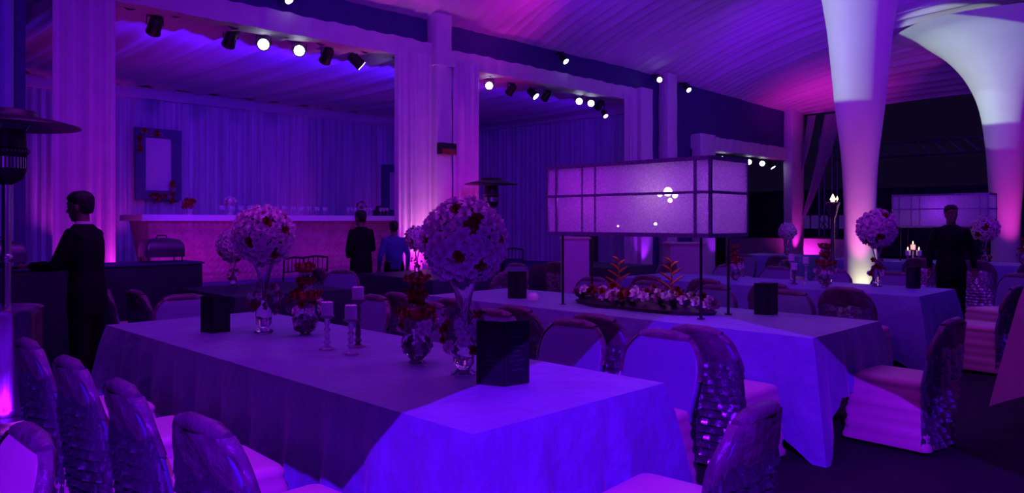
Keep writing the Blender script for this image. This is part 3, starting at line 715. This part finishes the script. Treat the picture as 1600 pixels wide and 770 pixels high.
# front faces -Y before turning; turned to face the camera corner
menu((2.37, 2.42, T+.003), -PI/4+.1, 'open dark menu card standing on the near table', .29, .135)
menu((2.13, 4.93, T+.003), -PI/4, 'dark menu card at the far end of the near table', .24, .11, True)
menu((5.63, 2.78, T+.003), -PI/4, 'dark menu card at the right end of the lampshade table', .25, .105)
menu((5.12, 5.05, T+.003), -PI/4, 'dark menu card at the left end of the lampshade table', .26, .10)
menu((8.95, 2.72, T+.003), -PI/4, 'dark menu card at the near end of the third table', .24, .09, True)
menu((6.95, 8.35, T+.003), -PI/4, 'dark menu card beside the small flower ball before the drape', .25, .11)

def holder(loc, label, h, mat='crystal', ch=.075, cr=.034, lit=False, s=1):
    o = thing('candle_holder', label, 'candle holder', loc)
    P = [(0, 0), (.045, 0), (.047, .008), (.02, .02), (.012, .03), (.024, .045), (.012, .06), (.018, .08), (.010, h*.5), (.022, h*.56), (.011, h*.66), (.018, h*.8), (.012, h*.88), (.040, h*.96), (.043, h), (0, h)]
    MB().lathe([(r*s, z) for r, z in P], 16).build('stem', M[mat], o)
    c = MB().lathe([(0, h), (cr*s, h), (cr*s, h+ch), (cr*.85*s, h+ch+.003), (0, h+ch-.002)], 16).build('candle', M['candle'], o)
    MB().tube([(0, 0, h+ch-.003), (0, 0, h+ch+.012)], .0015, 5).build('wick', M['black'], c)
    if lit: MB().lathe([(.001, h+ch+.008), (.012, h+ch+.022), (.009, h+ch+.04), (.001, h+ch+.065)], 8).build('flame', M['flame'], c)
    return o
holder((2.33, 3.84, T), 'crystal candle holder with white pillar candle, left of the near trio', .20)
holder((2.36, 3.64, T), 'crystal candle holder with white pillar candle, right front of the near trio', .195)
holder((2.50, 3.78, T), 'tallest candle holder of the near trio, smoky stem', .285, 'hood', .07)
holder((8.62, 3.93, T), 'shortest candle holder on the third table, amber stem', .17, 'hood')
holder((8.74, 4.02, T), 'middle crystal candle holder on the third table', .27)
holder((8.78, 3.86, T), 'right crystal candle holder on the third table', .24)
for (x, y, h, l) in ((14.8, 4.62, .12, 'left'), (14.95, 4.58, .22, 'middle, tallest'), (14.85, 4.45, .12, 'right')):
    holder((x, y, T), 'lit candle on far table, %s of three, beside the standing man' % l, h, 'crystal', .09, .04, True, 1.1)
    lamp('candle_light', 'POINT', (x, y, T + h + .16), (1, .5, .25), .6, radius=.01)
nf = MB(); nf.lathe([(.0, 0), (.05, 0), (.055, .04), (.03, .07), (.0, .072)], 12)
tag(nf.build('tea_light', M['candle'], None, (5.14, 4.86, T)), 'small pale tea light cup beside the left menu on lampshade table', 'candle')

# ------------------------------------------------------------------ box lampshades
def box_lamp(x0, y0, label, lx=.55, ly=1.63, power=3.0, bulbs=True):
    o = thing('box_lampshade', label, 'table lamp', (x0, y0, T)); z0, z1 = .635, 1.215
    for (a, b) in ((.07, .12), (lx-.07, .12), (.07, ly-.12), (lx-.07, ly-.12)):
        lg = MB().tube([(a, b, 0), (a, b, z0)], .011, 8); lg.lathe([(.0, 0), (.03, 0), (.03, .006), (0, .007)], 12, a, b); lg.build('leg', M['black'], o)
        MB().box(-.022 if a < .2 else lx+.002, -.004 if a < .2 else lx+.020, b-.010, b+.010, z0, z1-.01).build('inner_upright', M['lampframe'], o, smooth=False)
    e = .016
    for (a, b) in ((0, 0), (lx, 0), (0, ly), (lx, ly)): MB().box(a-e*.7, a+e*.7, b-e*.7, b+e*.7, z0, z1).build('corner_post', M['lampframe'], o, smooth=False)
    for z in (z0, z1):
        for b in (0, ly): MB().box(0, lx, b-e, b+e, z-e, z+e).build('frame_rail', M['lampframe'], o, smooth=False)
        for a in (0, lx): MB().box(a-e, a+e, 0, ly, z-e, z+e).build('frame_rail', M['lampframe'], o, smooth=False)
    for b in (1.08, 1.22): MB().box(-.018, -.004, b-.005, b+.005, z0, z1).build('inner_upright', M['lampframe'], o, smooth=False)
    zm = z0 + (z1-z0)*.56
    for (a, b, c, d) in ((-.026, -.008, .0, ly), (lx+.008, lx+.026, .0, ly)): MB().box(a, b, c, d, zm-.011, zm+.011).build('middle_rail', M['lampframe'], o, smooth=False)
    for b in (-.012, ly+.012): MB().box(.0, lx, b-.008, b+.008, zm-.011, zm+.011).build('middle_rail', M['lampframe'], o, smooth=False)
    for s in ((0, 0, 0, ly), (lx, lx, 0, ly)): MB().add([(s[0], .02, z0), (s[0], ly-.02, z0), (s[0], ly-.02, z1), (s[0], .02, z1)], [(0, 1, 2, 3)]).build('mesh_panel', M['lampcloth'], o, smooth=False)
    for b in (0, ly): MB().add([(.02, b, z0), (lx-.02, b, z0), (lx-.02, b, z1), (.02, b, z1)], [(0, 1, 2, 3)]).build('mesh_panel', M['lampcloth'], o, smooth=False)
    if bulbs:
        for (a, b, z, r) in ((.2, .50, .98, .036), (.21, .44, .95, .022), (.19, .57, .96, .020), (.2, .48, .91, .018), (.2, .62, .72, .012), (.2, 1.0, .70, .008)):
            bb = MB().ball((a, b, z), r, 10, 8).build('bulb', M['bulb'], o)
            MB().tube([(a, b, z+r*.8), (a, b, z1)], .003, 5).build('flex', M['black'], bb)
    return o
box_lamp(5.0, 2.92, 'large box lampshade of glittery mesh on four legs, on the second table')
box_lamp(15.0, 3.40, 'distant box lampshade on far right table, behind the standing man', bulbs=False, ly=1.55)
lamp('lampshade_light', 'POINT', (5.27, 4.1, 1.70), (.75, .05, 1.0), 2.4, radius=.05)
lamp('lampshade_light', 'POINT', (5.27, 3.3, 1.70), (.5, .04, 1.0), 1.9, radius=.05)
lamp('lampshade_light', 'POINT', (15.27, 4.2, 1.70), (.35, .03, 1.0), 4, radius=.05)

# ------------------------------------------------------------------ patio heaters
def heater(loc, label, s=1.0):
    o = thing('patio_heater', label, 'heater', loc)
    MB().lathe([(0, 0), (.33, 0), (.34, .03), (.31, .07), (.25, .09), (.245, .12)], 40).build('base_ring', M['steel'], o)
    tk = MB(); n = 72; rings = []
    for (z, r) in ((.10, .232), (.16, .235), (.17, .228), (.83, .228), (.84, .235), (.87, .233), (.885, .20), (.89, .05)):
        rings.append([((r + .0035*math.cos(12*2*PI*j/n)*(.16 < z < .84))*math.cos(2*PI*j/n), (r + .0035*math.cos(12*2*PI*j/n)*(.16 < z < .84))*math.sin(2*PI*j/n), z) for j in range(n)])
    tk.loft(rings); tk.build('tank_cover', M['steel'], o)
    MB().tube([(0, 0, .88), (0, 0, 1.78)], .032, 20).build('pole', M['steel'], o)
    MB().lathe([(.032, 1.20), (.040, 1.21), (.040, 1.25), (.032, 1.26)], 20).build('collar', M['steel'], o)
    b = MB().lathe([(.03, 1.76), (.10, 1.80), (.125, 1.86), (.128, 1.98), (.14, 1.99), (.14, 2.02), (.125, 2.03), (.12, 2.16), (.0, 2.17)], 28).build('burner', M['dark_metal'], o)
    pr = MB()
    for j in range(36):
        a = 2*PI*j/36; pr.ball((.142*math.cos(a), .142*math.sin(a), 2.005), .008, 6, 4)
        pr.box(-.006, .006, .126, .131, 1.88, 1.96, Matrix.Rotation(a, 4, 'Z'))
    tag(pr.build('vent_studs', M['steel'], b), kind='stuff')
    MB().lathe([(.0, 2.30), (.18, 2.30), (.19, 2.295), (.20, 2.255), (.36, 2.225), (.47, 2.195), (.475, 2.185), (.46, 2.185), (.2, 2.20), (0, 2.21)], 48).build('dome', M['dark_metal'], o)
    for k in range(3):
        a = 2*PI*k/3; MB().tube([(.11*math.cos(a), .11*math.sin(a), 2.15), (.16*math.cos(a), .16*math.sin(a), 2.24)], .006, 6).build('strut', M['steel'], o)
    return o
hA = heater((1.28, 6.46, 0), 'tall steel patio heater at the left frame edge')
dup(hA, (8.85, 9.35, 0), .5, 'patio heater with dark dome before the second bay', scale=.97)
th = thing('torch_heater', 'slim torch heater with flame left of nearer fabric pole', 'heater', (13.75, 5.55, 0))
MB().lathe([(0, 0), (.22, 0), (.22, .05), (.05, .08), (.035, .1), (.035, 1.55), (.07, 1.6), (.11, 1.78), (.13, 1.80), (.13, 1.84), (.04, 1.85)], 20).build('body', M['steel'], th)
MB().lathe([(.03, 1.86), (.05, 1.89), (.02, 1.95), (.001, 1.99)], 10).build('flame', M['flame'], th)
MB().lathe([(.001, 1.86), (.02, 1.90), (.001, 1.95)], 10, .07, -.05).build('flame', M['flame'], th)

# ------------------------------------------------------------------ hanging stage lamps
def spot_fix(x, y, z, aim, on, label, top, s=1.0):
    o = thing('spotlight', label, 'spotlight', (x, y, z)); d = Vector(aim).normalized()
    MB().tube([-d*.11*s, -d*.09*s, d*.07*s, d*.10*s], [.04*s, .065*s, .075*s, .082*s], 16).build('can', M['black'], o)
    MB().tube([d*.098*s, d*.106*s], .066*s, 16).build('lens', M['lens_on' if on else 'lens_off'], o)
    yk = MB(); sd = d.cross(Vector((0, 0, 1))).normalized()
    yk.tube([sd*.085*s, sd*.085*s + Vector((0, 0, .11*s)), -sd*.085*s + Vector((0, 0, .11*s)), -sd*.085*s], .008, 6)
    yk.tube([(0, 0, .11*s), (0, 0, top - z)], .010, 6); yk.build('yoke', M['black'], o)
    return o
cdir = lambda x, y, z, dz=0, sx=0: (-x + sx, -y, (1.5 - z) + dz)
for i, (x, on, txt) in enumerate([(3.73, 0, 'dark spotlight at the left end of the bar beam'), (4.76, 0, 'dark spotlight second on the bar beam'), (5.26, 1, 'bright spotlight, left of the lit pair on the bar beam'),
                                  (5.84, 1, 'bright spotlight, right of the lit pair on the bar beam'), (6.32, 0, 'dark spotlight between the lit pair and the drape'), (6.85, 2, 'spotlight turned sideways next to the bar drape')]):
    spot_fix(x, 10.42, 4.09, cdir(x, 10.4, 4.1) if on == 1 else ((.8, -.3, -.7) if on == 2 else (.1, 1, -.8)), on, txt, 4.2, 1.2)
for (x, on, txt) in [(9.80, 1, 'brightest spotlight in the second bay, next to pink drape'), (10.40, 0, 'dark spotlight second in the second bay'), (11.0, 2, 'third spotlight in the second bay, lit side showing'), (11.42, 0, 'dark spotlight fourth in the second bay'),
                     (12.45, 1, 'lit spotlight, left of the pair at the right of the second bay'), (12.85, 1, 'lit spotlight, right of the pair at the right of the second bay'), (13.15, 0, 'dark spotlight near the right end of the second bay')]:
    spot_fix(x, 10.42, 4.06, cdir(x, 10.4, 4.1, 0, 1.0) if on == 1 else ((.3, -.9, -.9) if on == 2 else (.1, 1, -.8)), on, txt, 4.18, 1.05)
spot_fix(13.42, 10.5, 3.90, (-.2, -1, -1.2), 1, 'small low spotlight at the right end of the second bay', 4.18, .8)
for (x, on, txt) in [(18.4, 1, 'leftmost spotlight in the far opening'), (19.9, 1, 'second spotlight in the far opening'), (20.7, 1, 'third spotlight in the far opening, brightest'), (21.25, 2, 'last spotlight in the far opening by the corner post')]:
    spot_fix(x, 10.4, 3.17, cdir(x, 10.4, 3.2, 0, 1.5) if on == 1 else (.3, -1, -1.5), on, txt, 3.3, 1.1)
for (x, z, txt) in [(5.37, 4.72, 'spotlight on the navy fascia at the top frame edge'), (11.40, 4.74, 'spotlight on the navy fascia above the second bay'), (14.75, 4.76, 'bright spotlight on the fascia by the slim post'), (15.95, 4.72, 'small spotlight on the navy wall above the far opening')]:
    a = {5.37: (.2, -1, -1.1), 11.40: (.1, -1, -1.0), 14.75: (-.8, -.8, -.2), 15.95: (-.3, -1, -.9)}[x]
    o = spot_fix(x, 9.95, z, a, 1, txt, z + .14, .9)
    MB().box(-.02, .02, 0, .22, .11, .14).build('bracket', M['black'], o, smooth=False)
sg = thing('wall_lamp', 'small dark red box lamp on the tall post', 'wall lamp', (8.24, 9.85, 2.62))
MB().box(-.17, .17, -.11, 0, .0, .19).build('box', M['black'], sg, smooth=False)
MB().box(-.15, .15, -.118, -.108, .0, .09).build('red_glass', M['red_board'], sg, smooth=False)

# ------------------------------------------------------------------ things on the bar
BT = .45 + 1.15
def bar_thing(x, y): return (x, y, BT)
gmesh = MB().lathe([(0, 0), (.03, 0), (.004, .01), (.004, .08), (.03, .11), (.034, .17), (.031, .17), (.027, .11), (0, .09)], 12).mesh('wine_glass', M['crystal'])
for k in range(26):
    g = link('wine_glass', gmesh, None, bar_thing(5.75 + .085*k, 12.95 + .08*(k % 2))); tag(g, 'small wine glass in the row along the bar top', 'glass', 'wine glasses in a row on the bar')
for k in range(9):
    g = link('wine_glass', gmesh, None, bar_thing(8.3 + .13*k, 12.9 + .07*(k % 3))); tag(g, 'wine glass among the loose group on the right half of bar', 'glass', 'loose wine glasses on the right half of the bar')
def bouquet(loc, label, keys, n, R, h, s=.05):
    o = thing('bouquet', label, 'flowers', loc); MB().lathe([(0, 0), (.05, 0), (.04, .03), (.055, h), (.05, h), (.03, .04)], 14).build('vase', M['crystal'], o)
    for i in range(n):
        d = Vector((random.uniform(-1, 1), random.uniform(-1, 1), random.uniform(-.3, 1))).normalized(); put(o, random.choice(keys), Vector((0, 0, h+R*.6)) + d*R*.8, d, s)
    return o
bouquet(bar_thing(5.98, 13.1), 'pink bouquet in a glass on the left half of the bar', 'wwp', 16, .09, .17)
bouquet(bar_thing(5.30, 13.2), 'red and dark bouquet on the bar below the left frame', 'rrl', 18, .12, .10)
bouquet(bar_thing(8.75, 13.1), 'small dark red bouquet in a white vase on the bar', 'rpl', 12, .09, .14)
bouquet(bar_thing(9.95, 13.2), 'white and dark bouquet at the right end of the bar', 'wlrw', 26, .16, .18, .06)
lp = thing('bar_lantern', 'tiny bright lantern on the bar top', 'lantern', bar_thing(6.55, 13.2))
MB().lathe([(0, 0), (.04, 0), (.04, .01), (.01, .02), (.01, .14), (0, .14)], 12).build('stand', M['dark_metal'], lp); MB().ball((0, 0, .165), .028, 10, 8).build('bulb', M['bulb'], lp)
tm = MB(); tm.loft([rr_ring(.14, .1, .03, 0, 0, z) for z in (0, .12)]); tm.loft([rr_ring(.10*s_, .07*s_, .02, 0, 0, z) for (s_, z) in ((1, .12), (.9, .2), (.5, .22))])
tag(tm.build('drinks_machine', M['black'], None, bar_thing(9.25, 13.15)), 'small black appliance on the right half of the bar', 'appliance')
# red blooms pinned on the picture frames
for (px, pz, lab) in ((-.42, 1.40, 'red flower spray at the upper corner of the left frame'), (.30, .02, 'red flower spray at the lower corner of the left frame')):
    o = thing('flower_spray', lab, 'flowers', (5.81 + px, 16.0, 1.93 + pz))
    for i in range(26):
        a = random.uniform(0, 1); sgn = 1 if px < 0 else -1
        p = (sgn*(.45*a if i % 2 else .04), random.uniform(-.06, .03), -sgn*(.45*a if not i % 2 else .04) + random.uniform(-.05, .05)); put(o, random.choice('rrlp'), p, (0, -1, random.uniform(-.4, .4)), .055)

# ------------------------------------------------------------------ buffet, pedestals, low pieces
def buffet(x0, x1, y0, y1, z, label):
    o = thing('buffet_table', label, 'buffet table', ((x0+x1)/2, (y0+y1)/2, 0)); hx, hy = (x1-x0)/2, (y1-y0)/2
    pl = MB(); rings = []
    for k in range(6):
        zz = z*(1-k/5); ring = []
        n = 140
        for i in range(n):
            s = i/n*4; q = int(s); t = s-q; c = [(-1, -1), (1, -1), (1, 1), (-1, 1), (-1, -1)]
            x = hx*(c[q][0]*(1-t)+c[q+1][0]*t); y = hy*(c[q][1]*(1-t)+c[q+1][1]*t); f = 1 + (.012*math.sin(i*1.7)*min(1, k))
            ring.append((x*f, y*(1+(f-1)*3), zz + (.01 if k == 5 else 0)))
        rings.append(ring)
    pl.loft(rings, True, False).build('skirt', M['cloth_dark'], o)
    MB().box(-hx-.02, hx+.02, -hy-.02, hy+.02, z, z+.02).build('tabletop', M['navy'], o, smooth=False)
    return o
buffet(.3, 3.7, 8.85, 9.45, 1.0, 'black skirted buffet table behind the waiter')
def chafing(loc, label):
    o = thing('chafing_dish', label, 'chafing dish', loc)
    b = MB(); b.loft([rr_ring(.22, .15, .03, 0, 0, z) for z in (.06, .10, .15)]); b.build('pan', M['chafing'], o)
    b = MB(); b.loft([rr_ring(.22*s_, .15*s_, .03, 0, 0, z) for (s_, z) in ((1, .15), (.97, .20), (.8, .26), (.3, .28))]); b.build('lid', M['chafing'], o)
    b = MB(); b.tube([(-.06, 0, .28), (-.05, 0, .31), (.05, 0, .31), (.06, 0, .28)], .008, 6); b.build('handle', M['black'], o)
    for (a, c) in ((-1, -1), (1, -1), (1, 1), (-1, 1)): MB().tube([(a*.19, c*.12, 0), (a*.19, c*.12, .06)], .008, 6).build('leg', M['black'], o)
    return o
c0 = chafing((3.35, 9.15, 1.02), 'chafing dish right of the waiter on the black buffet')
dup(c0, (1.75, 9.15, 1.02), 0, 'chafing dish left of the waiter on the black buffet')
dup(c0, (.9, 9.15, 1.02), 0, 'chafing dish nearest the tall heater on the black buffet')
for (x, y, h, w_, lab) in ((8.33, 7.05, 1.27, .19, 'tall white pedestal below the left half of the box lampshade'), (11.6, 7.3, 1.12, .30, 'white pedestal below the right half of the box lampshade')):
    o = thing('pedestal', lab, 'pedestal', (x, y, 0), PI/4)
    b = MB(); b.loft([rr_ring(w_, w_, .015, 0, 0, z) for z in (.05, h-.03)]); b.build('shaft', M['pale'], o); MB().box(-w_-.02, w_+.02, -w_-.02, w_+.02, h-.03, h).build('top_slab', M['white'], o, smooth=False); MB().box(-w_-.02, w_+.02, -w_-.02, w_+.02, 0, .05).build('plinth', M['white'], o, smooth=False)
# folding rail chairs silhouettes before the bar
def bistro(loc, rz, label, group):
    o = thing('bar_chair', label, 'chair', loc, rz)
    b = MB(); b.loft([rr_ring(.19, .19, .05, 0, 0, z) for z in (.44, .47)]); b.build('seat', M['black'], o)
    for (a, c) in ((-1, -1), (1, -1), (1, 1), (-1, 1)): MB().tube([(a*.17, c*.17, 0), (a*.16, c*.16, .45)] + ([(a*.17, -.21, .98)] if c < 0 else []), .012, 6).build('leg', M['black'], o)
    MB().tube([(-.17, -.21, .98), (0, -.225, 1.0), (.17, -.21, .98)], .016, 6).build('top_rail', M['black'], o)
    MB().tube([(-.168, -.20, .80), (.168, -.20, .80)], .010, 6).build('cross_rail', M['black'], o)
    for k in range(4): MB().tube([(-.1+.066*k, -.20, .80), (-.1+.066*k, -.213, .99)], .007, 5).build('spindle', M['black'], o)
    return o
b0 = bistro((5.2, 9.7, 0), .2, 'left of the two black rail chairs before the bar', None)
dup(b0, (5.7, 9.8, 0), -.3, 'right of the two black rail chairs before the bar')
dup(b0, (9.6, 9.6, 0), 2.2, 'black rail chair beside the heater before the second bay')
sp = thing('speaker_cabinet', 'dark loudspeaker cabinet behind the flower bed', 'speaker', (11.3, 9.3, 0), PI/4)
MB().box(-.35, .35, -.2, .2, 0, 1.25).build('cabinet', M['black'], sp, smooth=False); MB().box(-.31, .31, -.215, -.2, .05, 1.2).build('grille', M['dark_metal'], sp, smooth=False)

# ------------------------------------------------------------------ people
def person(loc, rz, label, H, arms, top='suit', head_turn=0, head_tilt=0, legs=((0, 0), (0, 0)), female=False, collar=True, trousers='suit', lean=0, bulk=1.0):
    """faces +Y; arms = ((elbow, wrist, palm direction) right, left) in metres for a 1.75 m figure"""
    o = thing('person', label, 'person', loc, rz); s = H / 1.75; o.scale = (s, s, s)
    b = MB(); ly = lambda z: lean * max(0, z - .95)
    L = lambda p: (p[0], p[1] + ly(p[2]), p[2])
    # torso and neck
    def ell(cx, cy, z, rx, ry, n=20): return [(cx + rx*math.cos(2*PI*j/n), cy + ly(z) + ry*math.sin(2*PI*j/n), z) for j in range(n)]
    b.loft([ell(0, 0, z, rx, ry) for (z, rx, ry) in ((.86, .12, .09), (.95, .145, .10), (1.08, .125, .09), (1.25, .145, .105), (1.38, .165, .10), (1.44, .12, .075), (1.47, .06, .06))])
    hm = Matrix.Rotation(head_turn, 4, 'Z') @ Matrix.Rotation(head_tilt, 4, 'X'); hc = Vector((0, .015 + ly(1.62), 1.625))
    b.tube([(0, -.01 + ly(1.42), 1.42), (0, .0 + ly(1.5), 1.5), hc + Vector((0, -.01, -.06))], [.062, .056, .06], 14)
    rings = []
    for (z, rx, ryf, ryb) in ((-.118, .028, .055, .0), (-.105, .042, .078, .01), (-.075, .055, .086, .05), (-.035, .066, .088, .085), (.0, .072, .090, .098), (.035, .076, .092, .104), (.07, .072, .084, .098), (.10, .052, .058, .072), (.118, .02, .025, .03)):
        ring = []
        for j in range(24):
            a = 2*PI*j/24; y = math.sin(a); ring.append(hc + hm @ Vector((rx*math.cos(a), (ryf if y > 0 else ryb)*y, z)))
        rings.append(ring)
    b.loft(rings)
    hp = lambda x, y, z: hc + hm @ Vector((x, y, z))
    b.tube([hp(0, .080, .022), hp(0, .096, -.008), hp(0, .108, -.026), hp(0, .088, -.036)], [.009, .011, .015, .010], 10)     # nose
    b.tube([hp(-.024, .082, -.060), hp(0, .092, -.058), hp(.024, .082, -.060)], [.006, .0095, .006], 8)                    # lips
    b.tube([hp(-.022, .081, -.070), hp(0, .090, -.071), hp(.022, .081, -.070)], [.006, .010, .006], 8)
    b.tube([hp(-.05, .070, .034), hp(-.03, .085, .040), hp(-.01, .087, .034)], .008, 8); b.tube([hp(.05, .070, .034), hp(.03, .085, .040), hp(.01, .087, .034)], .008, 8)
    b.ball(hp(0, .070, -.100), (.022, .018, .016), 10, 8)
    for sx in (-1, 1): b.ball(hp(sx*.076, -.008, -.008), (.011, .020, .032), 10, 8)
    tops = MB(); Z = bulk
    tops.loft([ell(0, -.005, z, rx*Z, ry*Z) for (z, rx, ry) in ((.72, .175, .13), (.80, .18, .135), (.95, .175, .13), (1.10, .160, .118), (1.25, .180, .130), (1.36, .195, .125), (1.43, .160, .098), (1.47, .095, .078), (1.485, .070, .066))] if top == 'suit' else
              [ell(0, -.005, z, rx*Z, ry*Z) for (z, rx, ry) in ((.86, .17, .125), (.95, .168, .125), (1.10, .160, .118), (1.25, .175, .125), (1.36, .185, .12), (1.43, .15, .095), (1.47, .085, .072), (1.48, .068, .064))])
    for sx, (el, wr, pd) in zip((1, -1), arms):
        sh = Vector(L((sx*.175, -.005, 1.395))); el = Vector(L(el)); wr = Vector(L(wr)); pd = Vector(pd).normalized()
        b.tube([L((sx*.08, 0, 1.37)), sh, sh.lerp(el, .5), el, el.lerp(wr, .35), wr], [.05, .048, .042, .036, .037, .024], 10)
        tops.tube([L((sx*.10, 0, 1.38)), sh, sh.lerp(el, .4), el, el.lerp(wr, .4), el.lerp(wr, .93)], [.07, .070*Z, .060*Z, .050, .046, .036], 12)
        # hand: palm and five fingers
        side_ = pd.cross(Vector((0, 0, 1))); side_ = side_.normalized() if side_.length > .1 else Vector((0, 1, 0))
        nrm = side_.cross(pd).normalized(); pc = wr + pd*.045
        b.tube([wr - pd*.01, wr + pd*.03, wr + pd*.085], [.022, .030, .032], 10, (1.25, .5))
        sq = 1 if sx > 0 else -1
        for f, (o_, ln) in enumerate(((-.028, .068), (-.0095, .078), (.0095, .072), (.028, .056))):
            st = wr + pd*.08 + side_*o_; k1 = st + pd*ln*.45 - nrm*.006; k2 = k1 + pd*ln*.32 - nrm*.016; k3 = k2 + pd*ln*.18 - nrm*.018
            b.tube([st, k1, k2, k3], [.0095, .009, .008, .006], 8)
        t0 = wr + pd*.028 - side_*.026*sq*-1; t1 = t0 + (pd*.03 + side_*.026*sq); t2 = t1 + (pd*.030 + side_*.006*sq - nrm*.008)
        b.tube([t0, t1, t2], [.013, .011, .007], 8)
    tr = MB()
    for sx, (fy, fx) in zip((1, -1), legs):
        hip = (sx*.09, 0, .92); kn = (sx*(.095)+fx*.5, fy*.5+.02, .50); an = (sx*.10+fx, fy, .09)
        b.tube([(sx*.07, 0, .98), hip, kn, an], [.07, .075, .05, .035], 10)
        tr.tube([(sx*.07, 0, 1.0), (sx*.085, 0, .90), (kn[0], kn[1]-.01, .52), (an[0], an[1]-.005, .20), (an[0], an[1], .05)], [.105, .108, .080, .070, .072], 14)
        sh_ = MB(); sh_.loft([[(an[0] + rx*math.cos(a), an[1] + .05 + ry*math.sin(a), z) for a in [2*PI*j/16 for j in range(16)]] for (z, rx, ry) in ((.0, .045, .135), (.02, .047, .138), (.045, .042, .12), (.075, .035, .07), (.10, .03, .045))]); sh_.build('shoe', M['shoe'], o)
    tr.loft([ell(0, 0, z, rx, ry) for (z, rx, ry) in ((.80, .14, .11), (.90, .165, .118), (1.0, .15, .105), (1.03, .14, .10))])
    fused(b, 'body', M['skin'], .008, o, 2)
    fused(tops, 'jacket' if top == 'suit' else 'shirt', M[top], .013, o, 4)
    fused(tr, 'trousers', M[trousers], .013, o, 4)
    hr = MB(); rings = []
    for (z, rx, ryf, ryb) in ((-.065, .050, .0, .088), (-.03, .071, .0, .100), (.01, .080, .012, .110), (.045, .084, .075, .116), (.08, .082, .100, .112), (.11, .066, .082, .092), (.132, .035, .045, .05)):
        rings.append([hc + hm @ Vector((rx*math.cos(2*PI*j/28)*(1+.02*math.sin(j*3.1)), -.006 + (ryf if math.sin(2*PI*j/28) > 0 else ryb)*math.sin(2*PI*j/28)*(1+.02*math.sin(j*2.3)), z)) for j in range(28)])
    hr.loft(rings)
    if female: hr.tube([hp(0, -.10, 0), hp(0, -.12, -.1), hp(0, -.09, -.2)], [.06, .065, .03], 10)
    fused(hr, 'hair', M['hair'], .008, o, 1)
    for sx in (-1, 1): MB().ball(hp(sx*.030, .080, .012), .0105, 10, 8).build('eye', M['eye'], o)
    if collar:
        cl = MB(); cl.loft([[(r*math.cos(2*PI*j/20), .0 + ly(z) + r*1.0*math.sin(2*PI*j/20), z - (.03 if math.sin(2*PI*j/20) > .5 else 0)) for j in range(20)] for (r, z) in ((.074, 1.465), (.070, 1.50), (.064, 1.505), (.064, 1.465))], False, False); cl.build('collar', M['shirt'], o)
    return o
REST = (((.26, -.02, 1.12), (.27, .06, .87), (0, .1, -1)), ((-.26, -.02, 1.12), (-.27, .06, .87), (0, .1, -1)))
REACH = (((.23, .10, 1.14), (.16, .34, 1.12), (-.2, 1, .0)), ((-.24, .12, 1.14), (-.17, .36, 1.14), (.2, 1, .05)))
FOLD = (((.27, .0, 1.12), (.08, .20, 1.02), (-1, .2, 0)), ((-.27, .0, 1.12), (-.06, .22, 1.0), (1, .2, 0)))
person((1.94, 6.94, 0), math.radians(48), 'waiter in black suit standing in profile behind the nearest table', 1.74, REACH, head_tilt=math.radians(-8), lean=.06, bulk=1.05)
person((11.25, 2.98, 0), math.radians(118), 'man in black suit standing behind the third table, facing the camera', 1.71, REST, head_turn=math.radians(10), bulk=1.02)
person((6.48, 9.72, 0), math.radians(10), 'man in dark jacket seen from behind, before the bar', 1.66, FOLD, top='suit', collar=False, bulk=1.12)
person((7.08, 9.7, 0), math.radians(-20), 'shorter person in a blue shirt before the bar', 1.50, REST, top='blue_shirt', collar=False)
person((8.2, 9.25, 0), math.radians(60), 'dark figure standing between the small ball and the big flower ball', 1.62, FOLD, collar=False)
gl = MB().lathe([(0, 0), (.028, 0), (.022, .10), (.034, .17), (.03, .2), (.0, .2)], 12)
tag(gl.build('bottle', M['black'], None, (1.80, 9.30, 1.02)), 'dark tall bottle on the buffet before the waiter', 'bottle')
